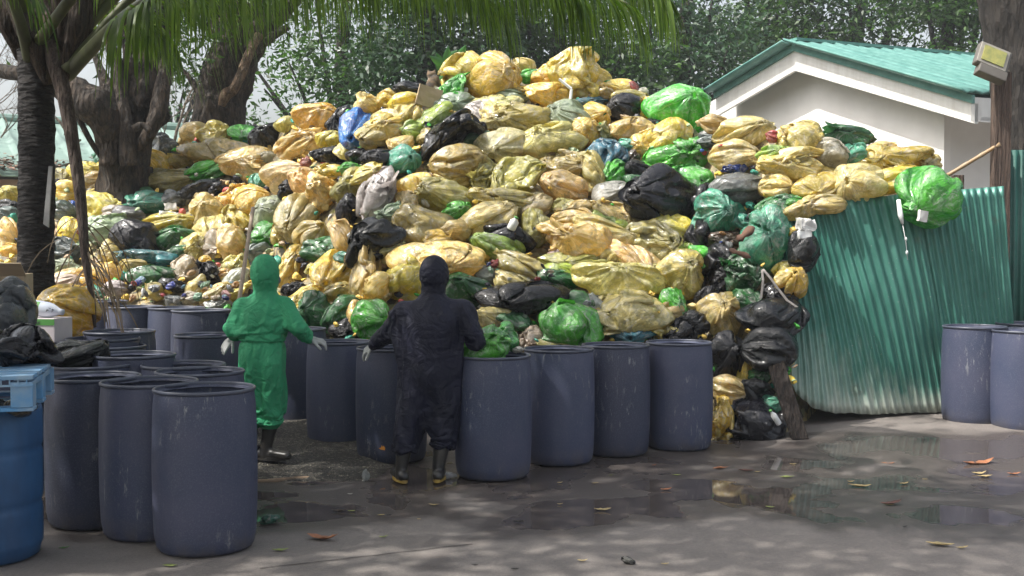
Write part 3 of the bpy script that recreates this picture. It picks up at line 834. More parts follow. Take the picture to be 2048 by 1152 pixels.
o=obj_from('dirt_ground',grid_mesh('dirt_ground',-14,-.5,110,7.9,17,90,lambda x,y:terr(x,y)+.010*noise.noise(Vector((x*9,y*9,0)))*(1 if y>8.1 else 0)),M['gravel']); tag(o,'raised gravelly dirt behind the kerb strip','dirt ground',kind='structure')
a,b=G(500,966),G(742,948)
m=MB(); pts=[a.lerp(b,i/14)+Vector((0,.02*math.sin(i*1.7),.004)) for i in range(15)]
m.tube(pts,[.03*(1-.3*abs(math.sin(i*2.1))) for i in range(15)],8)
m.v=[(x,y,z*.75) for x,y,z in m.v]; o=m.build('kerb_strip',simple('mud_kerb',(.23,.16,.10),.8,(.12,.085,.06),9),smooth=True); tag(o,'low brown kerb strip at the edge of the wet concrete','kerb',kind='structure')
m=MB(); a,b=G(520,1137,.002),G(945,1088,.002); c=G(1300,1052,.002)
for p,q in ((a,b),):
    n=26
    pr=None
    for i in range(n+1):
        u=p.lerp(q,i/n)+Vector((0,.012*noise.noise(Vector((i*.5,p.x,0))),.002)); w=.0045*(1+.8*noise.noise(Vector((i*.9,3,0))))
        if pr: m.add([pr[0]+Vector((0,-pr[1],0)),u+Vector((0,-w,0)),u+Vector((0,w,0)),pr[0]+Vector((0,pr[1],0))],[(0,1,2,3)])
        pr=(u,w)
o=m.build('pavement_joint',simple('joint_dirt',(.03,.027,.025),.9)); tag(o,'dark joint line across the concrete','ground joint',kind='structure')
# ---------------------------------------------------------------- drums
def drum_parts(seed):
    rnd=random.Random(seed); h=.89
    prof=[(.001,.0),(.2,.0),(.255,.008),(.272,.03),(.283,.09),(.290,.25),(.2925,.45),(.290,.66),(.284,.80),(.277,.855),(.277,.872),(.268,.872),(.268,.85),(.274,.80),(.281,.66),(.284,.45),(.281,.25),(.27,.05),(.001,.03)]
    body=MB().lathe(prof,56).mesh('drum_body',True)
    rim=MB(); rp=[(.274,.866),(.283,.868),(.2865,.876),(.285,.884),(.280,.888),(.274,.887),(.271,.880),(.274,.866)]
    rim.lathe(rp,56); rim=rim.mesh('drum_rim',True)
    lip=MB(); n=90; pr=[]
    a0=rnd.uniform(0,6)
    for i in range(n):
        a=2*math.pi*i/n; r=.245-.012*max(0,math.sin(3*a+a0))**6-(.035 if .3<((a+a0)%6.28)<.9 else 0)+.004*math.sin(17*a+a0)
        pr.append((a,r))
    V=[]
    for a,r in pr:
        for rr,z in((.270,.868),(r,.862),(r,.857),(.270,.860)): V.append((rr*math.cos(a),rr*math.sin(a),z))
    Fq=[]
    for i in range(n):
        for k in range(4): Fq.append((i*4+k,((i+1)%n)*4+k,((i+1)%n)*4+(k+1)%4,i*4+(k+1)%4))
    lip=mesh_np('drum_lip',V,Fq,False)
    return body,rim,lip
DV=[drum_parts(s) for s in (1,2,3)]
for ms in DV:
    for q_ in ms: q_.transform(Matrix.Diagonal((.985,.985,1.02,1)))
    ms[0].materials.append(M['drum']); ms[1].materials.append(M['drumrim']); ms[2].materials.append(M['drum'])
GR='open topped blue grey plastic drums'
dn=0
def drum(cx,cy,w,label,cat='drum',tilt=(0,0)):
    """w given: distance from the rim width, raised on the dirt; w None: standing on the flat concrete"""
    global dn
    D=(H-.906)*F/(cy-508) if w is None else 1277./w
    p=P(cx,cy,D); z=max(0,p.z-.906)
    e=empty('plastic_drum',(p.x,D,z),label,cat,GR); e.rotation_euler=(math.radians(tilt[0]),math.radians(tilt[1]),dn*1.3)
    b,r,l=DV[dn%3]; link(bpy.data.objects.new('body',b),e); link(bpy.data.objects.new('rim',r),e); link(bpy.data.objects.new('inner_lip',l),e); dn+=1
    return e
drum(409,774,None,'front drum at the left with a pale scuffed streak down its right side')
drum(299,761,None,'second front drum at the left, partly behind the scuffed front one')
drum(187,751,None,'third front drum at the left, next to the blue pallet')
drum(182,738,168,'drum whose rim shows just behind the third front drum')
drum(400,748,178,'drum whose rim shows directly behind the scuffed front drum')
drum(367,733,168,'narrowly visible drum rim between the front row and the raised rims')
drum(269,707,163,'drum with the lowest of the four stacked rims at the left')
drum(216,690,149,'drum with the second lowest of the stacked rims at the left')
drum(206,675,146,'drum rim just right of the white carton and yellow bag')
drum(239,661,141,'rearmost of the four stacked rims at the left')
drum(90,683,147,'drum under the white carton with black plastic over its edge')
drum(415,668,133,'wide drum standing alone behind the front group, left of the green man')
drum(270,612,112,'first drum of the rear row with a lit left edge')
drum(353,614,113,'second drum of the rear row, half hidden by its right neighbour')
drum(403,619,119,'third drum of the rear row, below the twisted black bag')
drum(488,624,117,'rear row drum beside the left sleeve of the man in green')
drum(200,601,108,'hindmost drum, behind the dry hanging frond')
drum(150,669,133,'drum hidden under the large yellow bag beside the palm')
drum(592,656,122,'drum in shadow directly behind the man in green')
drum(680,682,None,'drum the man in green rests his right hand on')
drum(783,694,None,'drum with an orange scrap stuck to it, left of the man in dark')
drum(986,709,None,'drum full of green plastic right of the man in dark, scratched near its foot')
drum(1117,696,None,'drum just right of the one full of green plastic')
drum(1231,688,None,'second drum from the right end of the main row')
drum(1358,683,None,'last drum at the right end of the main row')
drum(1949,651,123,'sunlit drum in front of the green fence')
drum(2049,659,127,'sunlit drum cut by the right edge of the photo')
drum(2052,645,116,'drum mostly hidden behind the two sunlit ones')
# ---------------------------------------------------------------- corrugated fence
TU=[(0,(1545,500)),(.12,(1560,430)),(.2,(1585,414)),(.35,(1638,405)),(.45,(1694,399)),(.6,(1800,389)),(.8,(1908,380)),(1,(2008,372))]
BU=[(0,(1556,700)),(.05,(1572,748)),(.1,(1596,790)),(.16,(1625,815)),(.22,(1662,825)),(.35,(1745,829)),(.45,(1800,827)),(.6,(1880,824)),(.8,(1972,820)),(1,(2040,815))]
def tab(T,u):
    for (a,p),(b,q) in zip(T,T[1:]):
        if a<=u<=b+1e-9: t=(u-a)/(b-a); return (p[0]+(q[0]-p[0])*t,p[1]+(q[1]-p[1])*t)
def sheet(u0,u1,off,mat,vtop=1.0,seed=0):
    n=int(560*(u1-u0)); mrows=22; V=[];Fq=[]
    for i in range(n+1):
        u=u0+(u1-u0)*i/n; t,bt=tab(TU,u),tab(BU,u)
        for j in range(mrows+1):
            v=j/mrows*vtop; x=bt[0]+(t[0]-bt[0])*v; y=bt[1]+(t[1]-bt[1])*v
            D=10.2+1.0*u-.06*math.sin(math.pi*v)*(1-u)+off+v*(.12+.55*max(0,1-u*2.2))
            # slight sideways sag of the ribs
            x+=10*math.sin(math.pi*v)*(1-u)
            p=P(x,y,D); ph=u*34*2*math.pi; rip=.016*math.sin(ph); dent=.035*noise.noise(Vector((u*7,v*3,seed)))+.012*noise.noise(Vector((u*22,v*9,seed)))
            if j==0: p.z+=.012*noise.noise(Vector((u*40,0,2)))
            p.y+=rip+dent; V.append(tuple(p))
    for i in range(n):
        for j in range(mrows): Fq.append((i*(mrows+1)+j,(i+1)*(mrows+1)+j,(i+1)*(mrows+1)+j+1,i*(mrows+1)+j+1))
    me=mesh_np('sheet',V,Fq); me.materials.append(mat); return me
fe=empty('corrugated_fence',(5.0,10.6,0),'leaning green corrugated iron fence with a whitish stained lower left corner','fence')
for u0,u1,off,lab in ((0,.27,0,'buckled left sheet stained whitish'),(.26,.66,-.03,None),(.65,1,0,None)):
    me=sheet(u0,u1,off,M['fence'],seed=u0*9); o=bpy.data.objects.new('sheet',me); link(o,fe); o.location=(-5.0,-10.6,0)
    md=o.modifiers.new('s','SOLIDIFY'); md.thickness=.003
    if lab: o['label']=lab
m=MB(); p=G(1845,862); m.box((p.x,10.95,.22),(.09,.09,.5)); m.build('post',M['wood'],fe)
m=MB(); m.box((P(1750,845,11.4).x,11.4,.16),(3.9,.08,.32)); o=m.build('dark_gap_strip',M['wood_dark'],fe)
# the dark strip above is added to fill the gap under the sheets
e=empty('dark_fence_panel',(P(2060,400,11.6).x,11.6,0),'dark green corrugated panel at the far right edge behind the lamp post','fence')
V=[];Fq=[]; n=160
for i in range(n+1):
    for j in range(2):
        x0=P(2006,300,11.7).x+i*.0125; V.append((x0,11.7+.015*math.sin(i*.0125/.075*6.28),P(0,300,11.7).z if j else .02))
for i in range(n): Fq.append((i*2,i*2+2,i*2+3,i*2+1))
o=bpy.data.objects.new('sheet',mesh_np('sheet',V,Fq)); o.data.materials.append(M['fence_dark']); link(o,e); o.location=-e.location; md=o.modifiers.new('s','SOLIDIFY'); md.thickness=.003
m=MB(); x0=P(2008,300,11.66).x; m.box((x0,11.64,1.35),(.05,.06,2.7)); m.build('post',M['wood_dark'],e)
# leaning post at the left end of the fence
a,b=P(1600,878,9.75),P(1535,700,10.05); d=(b-a)
m=MB(); m.add([a+Vector(v) for v in((-.075,-.03,0),(.075,-.03,0),(.075,.03,0),(-.075,.03,0))]+[b+Vector(v) for v in((-.08,-.03,.1),(.06,-.03,.16),(.06,.03,.16),(-.08,.03,.1))],[(3,2,1,0),(4,5,6,7),(0,1,5,4),(1,2,6,5),(2,3,7,6),(3,0,4,7)])
o=m.build('leaning_post',M['wood_dark'],bevel=.008,loc=a); tag(o,'rotten dark plank post leaning between the black bags and the fence','post')
# lamp post
e=empty('floodlight_post',(P(2002,300,11.5).x,11.5,0),'brown wooden post carrying a tilted square floodlight','lamp post')
m=MB(); m.box((P(2001,300,11.5).x,11.5,1.75),(.17,.11,3.5)); m.build('post',M['wood'],e,bevel=.006)
lc=P(1984,118,11.35); Rl=rotm('Y',22)@rotm('X',-16)
lh=MB().box(lc,(.34,.09,.25),Rl).build('lamp_housing',M['grey_metal'],e,bevel=.015)
MB().box(lc+Rl@Vector((-.01,-.05,.0)),(.31,.012,.225),Rl).build('bezel',simple('bezel',(.32,.3,.26),.5),lh,bevel=.004).location=(0,0,0)
g=MB().box(lc+Rl@Vector((-.01,-.062,.0)),(.235,.012,.165),Rl).build('glass',M['glass'],lh)
MB().box(lc+Rl@Vector((.03,.0,-.165)),(.30,.12,.10),Rl).build('driver_box',M['grey_metal'],e,bevel=.01)
for o in lh.children: o.location=(0,0,0)
# bamboo pole and stub
a,b=P(1893,352,11.6),P(2000,288,11.45)
m=MB().tube([a.lerp(b,i/12) for i in range(13)],[.02+.004*(i%4==0) for i in range(13)],10); o=m.build('bamboo_pole',M['bamboo'],smooth=True,loc=a); tag(o,'bamboo pole leaning against the floodlight post behind the fence','pole')
m=MB(); p=P(1915,372,11.7); m.box((p.x,p.y,1.2),(.11,.08,2.4+p.z*.06)); o=m.build('broken_stub',M['wood'],bevel=.006,loc=(p.x,p.y,0)); tag(o,'short broken wooden stub behind the fence top','post')
# ---------------------------------------------------------------- house
TH=math.radians(68); nrm=Vector((-math.sin(TH),-math.cos(TH),0)); A0=P(1590,88,19)
def onpl(px,py,back=0):
    o=Vector((0,0,H)); d=P(px,py,1)-o; q=A0-nrm*back; t=(q-o).dot(nrm)/d.dot(nrm); return o+d*t
Rt=onpl(1950,190); Lt=onpl(1432,184); Lf=onpl(1385,214)
he=empty('house',(A0.x+2,A0.y,0),'white plastered outbuilding with a green gabled roof behind the heap','house')
ex=-nrm*6.5
def slab(pts,off,thick_dir,mat,name,par,bev=0):
    vs=[p for p in pts]+[p+thick_dir for p in pts]; n=len(pts)
    m=MB(); m.add(vs,[tuple(range(n))[::-1],tuple(range(n,2*n))]+[(i,(i+1)%n,n+(i+1)%n,n+i) for i in range(n)]); return m.build(name,mat,par,bevel=bev)
dn3=Vector((0,0,-1))
# ribbed roof slopes, the ribs running down to the eaves
def roofslope(a,b,name,nrib):
    m=MB(); L_=6.5; nn=nrib*6; V=[];Fq=[]
    upn=(b-a).cross(ex).normalized(); upn=upn if upn.z>0 else -upn
    for i in range(nn+1):
        s=-.04+i/nn*1.0; prof=.0+.035*(1 if i%6==0 else 0)+.012*math.sin(i*1.9)
        for j in range(9):
            t=j/8; q=a.lerp(b,t)-nrm*(s*L_)+upn*(prof+.02); V.append(tuple(q))
    for i in range(nn):
        for j in range(8): Fq.append((i*9+j,(i+1)*9+j,(i+1)*9+j+1,i*9+j+1))
    o=obj_from(name,mesh_np(name,V,Fq,False),M['roofg'],he); o.location=-he.location
    md=o.modifiers.new('s','SOLIDIFY'); md.thickness=.03; return o
roofslope(A0,Rt,'roof',26); roofslope(A0,Lt,'roof',26)
m=MB()
for i in range(22):
    p=A0-nrm*(i*.3-.05)+Vector((0,0,.06)); m.box(p-nrm*.14,(.30,.26,.05),Matrix.Rotation(-TH,3,'Z').inverted() if False else rotm('Z',90-math.degrees(TH)))
m.build('ridge_cap',M['roofg'],he)
g1=Vector((0,0,-.115)); w1=Vector((0,0,-.33))
slab([A0,Rt,Rt+g1,A0+g1],0,nrm*.05,M['roofg'],'gable_edge',he); slab([Lt,A0,A0+g1,Lt+g1],0,nrm*.05,M['roofg'],'gable_edge',he)
Rw=Rt+g1; Lw=Lf+g1*.3
slab([A0+g1,Rw,Rw+w1*.82,A0+g1+w1],0,-nrm*.06,M['fascia'],'gable_fascia',he); slab([Lf+g1,A0+g1,A0+g1+w1,Lf+g1+w1],0,-nrm*.06,M['fascia'],'gable_fascia',he)
# eave fascia along the right side
slab([Rt-nrm*.0+Vector((0,0,-.03)),Rt+ex+Vector((0,0,-.03)),Rt+ex+Vector((0,0,-.36)),Rt+Vector((0,0,-.36))],0,Vector((-.05,0,0)),M['fascia'],'eave_fascia',he)
# walls (recessed under the roof)
BK=.45; cr=onpl(1888,300,BK); apx=A0-nrm*BK+Vector((0,0,-.30)); 
wl=onpl(1300,300,BK)
def zr(p): # roof underside height over a point of the gable wall
    q=p+nrm*BK; r=(Rt-A0); h=Vector((r.x,r.y,0)); s=(Vector((q.x,q.y,0))-Vector((A0.x,A0.y,0))).dot(h)/h.dot(h)
    if s>=0: return A0.z+(Rt.z-A0.z)*s-.2
    l=(Lt-A0); h=Vector((l.x,l.y,0)); s=(Vector((q.x,q.y,0))-Vector((A0.x,A0.y,0))).dot(h)/h.dot(h); return A0.z+(Lt.z-A0.z)*s-.2
c0=Vector((cr.x,cr.y,0)); c1=Vector((cr.x,cr.y,zr(cr))); l0=Vector((wl.x,wl.y,0)); l1=Vector((wl.x,wl.y,zr(wl))); ap=Vector((apx.x,apx.y,A0.z-.2))
slab([l0,c0,c1,ap,l1],0,-nrm*.12,M['wall'],'gable_wall',he)
sd=Vector((nrm.y,-nrm.x,0))
sd=Vector((math.cos(TH),-math.sin(TH),0)) # outward on the right side
slab([c0-nrm*.12,c0-nrm*5.5,Vector((0,0,c1.z))+(c0-nrm*5.5),Vector((0,0,c1.z))+c0-nrm*.12],0,-sd*.12,M['wall'],'side_wall',he)
slab([c1+Vector((0,0,.0)),c1-nrm*5.4,Vector((Rt.x,Rt.y,Rt.z-.34))-nrm*6.2,Vector((Rt.x,Rt.y,Rt.z-.34))-nrm*.1],0,Vector((0,0,.05)),M['wall'],'soffit',he)
MB().ellip(onpl(1626,147,.5),(.055,.055,.055)).build('round_light',M['white'],he,smooth=True)
# ---------------------------------------------------------------- shed roof at the left
PH=math.radians(28); rd=Vector((math.cos(PH),math.sin(PH),0)); sdn=Vector((math.sin(PH),-math.cos(PH),0))
r0=P(100,246,25.5); e=empty('long_shed',(r0.x,r0.y-3,0),'long low shed with a pale green ribbed roof behind the left end of the heap','shed')
V=[];Fq=[]; n=300
drop=Vector((0,0,-1.62))
for i in range(n+1):
    for j in range(2):
        q=r0+rd*(-13+i*.08)+(sdn*6.4+drop)*j+Vector((0,0,.09*(i%6==0))); V.append(tuple(q))
for i in range(n): Fq.append((i*2,i*2+1,i*2+3,i*2+2))
o=obj_from('roof',mesh_np('roof',V,Fq,False),M['roofpale'],e); o.location=-e.location; md=o.modifiers.new('s','SOLIDIFY'); md.thickness=.03
m=MB(); m.tube([r0+rd*-13+Vector((0,0,.06)),r0+rd*11+Vector((0,0,.06))],.1,8); m.build('ridge_cap',M['roofpale'],e)
ev0=r0+rd*-13+sdn*6.2+drop; ev1=r0+rd*11+sdn*6.2+drop
slab([ev0+Vector((0,0,-.06)),ev1+Vector((0,0,-.06)),Vector((ev1.x,ev1.y,0)),Vector((ev0.x,ev0.y,0))],0,-sdn*.15,M['rust'],'wall',e)
slab([r0+rd*-13,r0+rd*11,Vector((r0.x,r0.y,0))+rd*11,Vector((r0.x,r0.y,0))+rd*-13],0,-sdn*.15,M['rust'],'back_wall',e)
# leaf litter lying along the eave
rn=random.Random(5); V=[];Fq=[]
for k in range(5200):
    u=rn.uniform(-13,11); v=1-abs(rn.gauss(0,.10)); v=min(v,1)
    if k%9==0: v=rn.uniform(.2,1)
    q=r0+rd*u+(sdn*6.4+drop)*v+Vector((0,0,.06+rn.uniform(0,.10)*(v>.85))); a=rn.uniform(0,6.3); s=rn.uniform(.04,.09)
    d1=Vector((math.cos(a),math.sin(a),rn.uniform(-.5,.5)))*s; d2=Vector((-math.sin(a),math.cos(a),rn.uniform(-.5,.5)))*s*.5; b=len(V)
    V+=[tuple(q-d1),tuple(q+d2),tuple(q+d1),tuple(q-d2)]; Fq.append((b,b+1,b+2,b+3))
o=obj_from('leaf_litter',mesh_np('leaf_litter',V,Fq,False),M['dryleaves']); tag(o,'brown dead leaves gathered along the shed eave','leaf litter',kind='stuff')
CANOPY_CUT=.42
# ---------------------------------------------------------------- leaves and trees
def leaf_mesh(name,centres,n_each,rad,llen,lwid,seed,droop=.35):
    r=np.random.default_rng(seed); C=np.asarray(centres,dtype=float); m=len(C)*n_each
    c=np.repeat(C,n_each,axis=0)+r.normal(0,1,(m,3))*np.array([rad,rad,rad*.7])
    a=r.uniform(0,2*np.pi,m); el=r.normal(-droop,.5,m); s=llen*r.uniform(.6,1.3,m)
    d=np.stack([np.cos(a)*np.cos(el),np.sin(a)*np.cos(el),np.sin(el)],1); rr=r.normal(0,1,(m,3)); w=np.cross(d,rr); w/=np.linalg.norm(w,axis=1)[:,None]+1e-9; nn=np.cross(d,w)
    s=s[:,None]; wd=lwid/llen
    p0=c; p1=c+d*s*.4+w*s*wd*.5+nn*s*.05; p2=c+d*s-nn*s*.12; p3=c+d*s*.4-w*s*wd*.5+nn*s*.05
    V=np.stack([p0,p1,p2,p3],1).reshape(-1,3); i=np.arange(m)*4; Fq=np.stack([i,i+1,i+2,i+3],1)
    return mesh_np(name,V,Fq,False)
def blob(c,r,n,seed,flat=.75,fill=.35):
    rd=random.Random(seed); out=[]
    for _ in range(n):
        while 1:
            v=Vector((rd.uniform(-1,1),rd.uniform(-1,1),rd.uniform(-1,1))); l=v.length
            if l<=1 and (l>fill or rd.random()<.3): break
        out.append((c.x+v.x*r,c.y+v.y*r*.8,c.z+v.z*r*flat))
    return out
def tpath(pts,D=None):
    return [P(x,y,(d if D is None else D)) for x,y,d in pts]
def limb(m,pts,rs,seg=12,rough=.25,seed=0):
    # smooth the polyline
    pts=[Vector(p) for p in pts]; out=[];ro=[]
    n=len(pts)
    for i in range(n-1):
        p0,p1,p2,p3=pts[max(0,i-1)],pts[i],pts[i+1],pts[min(n-1,i+2)]
        for k in range(5):
            t=k/5; out.append(.5*((2*p1)+(p2-p0)*t+(2*p0-5*p1+4*p2-p3)*t*t+(3*p1-p0-3*p2+p3)*t**3)); ro.append(rs[i]+(rs[i+1]-rs[i])*t)
    out.append(pts[-1]); ro.append(rs[-1]); m.tube(out,ro,seg,rough=rough,seed=seed)
def tree(name,label,base,trunk,limbs,leaves,mat,bk,group=None,lseed=0,llen=.14,lwid=.055,each=42,rad=.28):
    e=empty(name,base,label,'tree',group); m=MB(); limb(m,*trunk,14,.22,lseed); m.build('trunk',bk,e,True)
    for k,l in enumerate(limbs): m=MB(); limb(m,*l,9,.2,k); m.build('limb',bk,e,True)
    if leaves:
        me=leaf_mesh('crown',leaves,each,rad,llen,lwid,lseed); o=obj_from('crown',me,mat,e); o.location=-Vector(base)
    return e
# old mango trunk rising out of the heap at the left
b=P(250,372,14.8); b.z=0
e=empty('mango_tree',b,'massive dark gnarled trunk standing in the heap with stout cut limbs','tree')
def q(x,y,d=14.8): return P(x,y,d)
m=MB(); limb(m,[Vector((b.x,b.y,0)),q(248,372),q(252,320),q(258,270),q(275,215),q(290,150),q(300,90),q(318,10),q(330,-90)],[.38,.34,.29,.30,.36,.31,.27,.24,.2],20,.3,3); m.build('trunk',M['bark'],e,True)
for pts,rs in (([q(246,330,14.7),q(236,290,14.6),q(214,240,14.4),q(180,205,14.3),q(140,180,14.3),q(105,165,14.3),q(60,150,14.4),q(10,143,14.6),q(-80,120,15)],[.15,.22,.24,.25,.2,.16,.10,.09,.07]),
    ([q(225,330,14.5),q(222,250,14.4),q(222,200,14.4),q(205,150,14.5),q(190,110,14.7)],[.16,.13,.11,.06,.04]),
    ([q(262,330,14.4),q(255,270,14.35),q(243,200,14.4),q(232,130,14.5),q(215,60,14.7),q(205,-40,15)],[.13,.10,.085,.08,.07,.06]),
    ([q(275,300,14.4),q(300,262,14.4),q(318,215,14.5),q(328,150,14.6),q(336,80,14.8)],[.06,.1,.11,.09,.07]),
    ([q(240,180,14.6),q(262,120,14.6),q(250,60,14.8)],[.12,.1,.08]),
    ([q(300,262,14.2),q(285,250,14.2),q(268,258,14.2)],[.035,.04,.05]),
    ([q(206,320,14.5),q(180,280,14.4),q(155,232,14.4),q(140,205,14.5)],[.03,.035,.035,.03])):
    m=MB(); limb(m,pts,rs,12,.28,5); m.build('limb',M['bark'],e,True)
me=leaf_mesh('crown',blob(P(230,-140,15.5),2.3,70,3)+blob(P(60,-180,16),2,50,9),40,.3,.16,.055,4); o=obj_from('crown',me,M['leaf'],e); o.location=-b
# leaning second trunk
b=P(440,255,17); b.z=0
e=empty('mango_tree',b,'thick leaning trunk with a broken pale branch behind the top left of the heap','tree')
def q(x,y,d=17): return P(x,y,d)
m=MB(); limb(m,[Vector((b.x,b.y,0)),q(438,262),q(447,190),q(462,130),q(482,70),q(492,20),q(505,-60)],[.5,.40,.36,.37,.36,.27,.2],20,.3,8); m.build('trunk',M['bark'],e,True)
for pts,rs in (([q(492,110,16.9),q(515,70,16.8),q(548,38,16.8),q(600,-10,17),q(660,-80,17)],[.2,.2,.14,.10,.08]),([q(470,90,17.1),q(435,50,17.2),q(425,0,17.3),q(405,-60,17.5)],[.2,.16,.13,.1]),
   ([q(412,200,17),q(395,180,17),q(375,150,17.2),q(350,128,17.3)],[.06,.05,.04,.03]),
   ([q(520,72,16.6),q(500,110,16.5),q(530,85,16.6),q(575,55,16.6)],[.05,.07,.06,.05])):
    m=MB(); limb(m,pts,rs,12,.28,5); m.build('limb',M['bark'],e,True)
m=MB(); limb(m,[q(443,212,16.3),q(452,190,16.3),q(470,175,16.3),q(490,130,16.35),q(505,95,16.5),q(520,72,16.6)],[.055,.09,.075,.065,.07,.08],12,.25,2); m.build('broken_branch',bark('bare_branch',(.09,.06,.04),(.30,.20,.12),(1,1,.4),14),e,True)
me=leaf_mesh('crown',blob(P(470,-150,17.5),2.6,80,13)+blob(P(350,80,18),1.0,9,14),40,.3,.15,.05,14); o=obj_from('crown',me,M['leaf'],e); o.location=-b
# right-hand trunk behind the floodlight
b=P(2040,300,12.6); b.z=0
e=empty('old_tree',b,'dark furrowed trunk at the right edge of the photo behind the floodlight','tree')
m=MB(); limb(m,[Vector((b.x+.12,b.y,0)),P(2052,330,12.6),P(2046,200,12.6),P(2036,80,12.6),P(2020,-20,12.6),P(2005,-140,12.6)],[.42,.34,.33,.33,.35,.4],22,.16,2); m.build('trunk',M['barkd'],e,True)
me=leaf_mesh('crown',blob(P(2000,-330,13.5),1.9,60,5),36,.3,.18,.06,6); o=obj_from('crown',me,M['leaf2'],e); o.location=-b
# background trees: (px, D, crown blobs [(px,py,r)], label)
BT=[(690,24,[(640,60,1.25),(700,150,1.25),(760,-30,1.7),(600,175,1.0),(560,215,.8),(520,150,.65),(690,235,1.3)],'thin crowned dark tree showing bright sky gaps left of the summit'),
 (860,22,[(850,60,1.8),(800,170,1.3),(930,60,1.6),(880,-80,2),(760,200,1.2)],'dense dark tree directly behind the cat and the summit bags'),
 (1120,23,[(1050,20,1.9),(1150,60,1.9),(1120,160,1.5),(1230,140,1.5),(1000,110,1.2)],'broad leafy tree behind the summit with pale leaf backs'),
 (1370,24.5,[(1300,60,1.5),(1380,120,1.3),(1330,190,1.2),(1420,30,1.3),(1440,150,.6),(1290,230,1.0)],'leafy tree between the summit and the house gable'),
 (1530,27,[(1500,40,1.6),(1560,-30,1.9),(1500,120,1.0),(1620,20,1.3),(1600,90,.8)],'dark tree rising straight behind the house ridge'),
 (1720,27,[(1700,20,1.4),(1780,70,1.1),(1800,-40,1.8),(1690,80,1.0)],'slender trees with bare stems above the green roof'),
 (1900,25,[(1890,40,1.3),(1960,90,1.3),(1940,-60,1.8),(1850,-30,1.3),(1960,20,1.0)],'dark tree above the roof left of the floodlight'),
 (330,28,[(330,30,1.1),(400,150,.7),(370,-60,1.6),(360,215,.6)],'far tree with small leaves seen between the two big trunks')]
for k,(px,D,bl,lab) in enumerate(BT):
    b=P(px,300,D); b.z=0; top=P(px+20,-120,D+.3)
    lv=[]; lim=[]
    for j,(x,y,r) in enumerate(bl):
        c=P(x,y,D+random.Random(k*9+j).uniform(-.8,.8)); lv+=blob(c,r*1.05,int((13 if k in(0,5,7) else 25)*r*r),k*31+j,.9,.1)
        s=P(px+ (x-px)*.2,min(300,y+230),D); mid=(s+c)/2+Vector((0,0,-.2)); lim.append(([s,mid,c,c+(c-mid)*.6],[.09,.06,.035,.015]))
    tree('background_tree',lab,b,([b,P(px,280,D),P(px-8,120,D),top],[.24,.2,.15,.1]),lim,lv,M['leaf'] if k%2==0 or k==2 else M['leaf2'],M['barkd'],'trees standing behind the heap',k+40,.16,.065,38,.25)
# bare pale saplings at the far left
for k,(px,lab) in enumerate(((25,'leafless pale branches at the left edge above the shed roof'),(150,'leafless sapling between the palm and the mango trunk'),(355,'leafless twiggy shrub between the two big trunks'))):
    b=P(px,300,23); b.z=0; r=random.Random(k+70); m=MB(); paths=[]
    e=empty('bare_tree',b,lab,'tree','leafless trees behind the shed'); 
    def grow(p,d,l,rad,dep):
        pts=[p]; 
        for _ in range(4): d=(d+Vector((r.uniform(-.25,.25),r.uniform(-.2,.2),r.uniform(-.1,.2)))).normalized(); pts.append(pts[-1]+d*l/4)
        m.tube(pts,[rad*(1-.12*i) for i in range(5)],6)
        if dep>0:
            for _ in range(3): grow(pts[r.choice((2,3,4))],(d+Vector((r.uniform(-.9,.9),r.uniform(-.5,.5),r.uniform(-.3,.6)))).normalized(),l*.72,rad*.55,dep-1)
    grow(b,Vector((0,0,1)),2.6,.09,0); grow(b+Vector((0,0,2.3)),Vector((r.uniform(-.4,.4),0,1)).normalized(),1.6,.07,5)
    m.build('trunk',M['branch'],e,True)
# big leafed plant behind the summit
b=P(885,180,14.9); e=empty('broad_leaf_plant',Vector((b.x,b.y,2.5)),'broad green leaves poking up beside the cat behind the summit bags','plant')
V=[];Fq=[]; r=random.Random(4)
for k in range(16):
    c=P(885+r.uniform(-14,45),172-r.uniform(0,52),14.9+r.uniform(-.1,.3)); a=r.uniform(-1.2,1.2); d=Vector((math.sin(a),-.3,math.cos(a))); w=Vector((math.cos(a),0,-math.sin(a))); l=r.uniform(.14,.26); bs=len(V)
    for t,ww in ((0,.03),(.15,.3),(.35,.46),(.55,.46),(.75,.32),(.9,.15),(1,.02)):
        for s in(-1,0,1): V.append(tuple(c+d*l*t+w*l*ww*s*.5+Vector((0,.03*abs(s)-.06*t*t,0))))
    for i in range(6):
        for j in range(2): Fq.append((bs+i*3+j,bs+i*3+j+1,bs+i*3+j+4,bs+i*3+j+3))
o=obj_from('leaves',mesh_np('leaves',V,Fq),mat_leaf('broad_leaf',(.03,.10,.03),(.06,.18,.06),.3,.4),e); o.location=-e.location
MB().tube([Vector((b.x,b.y+.1,2.5)),b+Vector((0,.1,.1)),P(905,130,15)],.02,6).build('stem',M['leaf'],e,True)
# ---------------------------------------------------------------- coconut palm
PD=9.7
b=P(62,600,PD); e=empty('coconut_palm',Vector((b.x,PD,.08)),'dark young coconut palm at the left with fronds arching over the heap','palm tree')
palm=e
m=MB(); n=60; pts=[];rs=[]
for i in range(n+1):
    t=i/n; z=.05+t*3.35; x=P(60+6*t,500,PD).x+.05*math.sin(t*2); pts.append(Vector((x,PD,z))); rs.append(.155-.012*t+.008*(i%3==0)+.02*(t<.08))
m.tube(pts,rs,22,rough=.05); m.build('trunk',M['palmbark'],e,True)
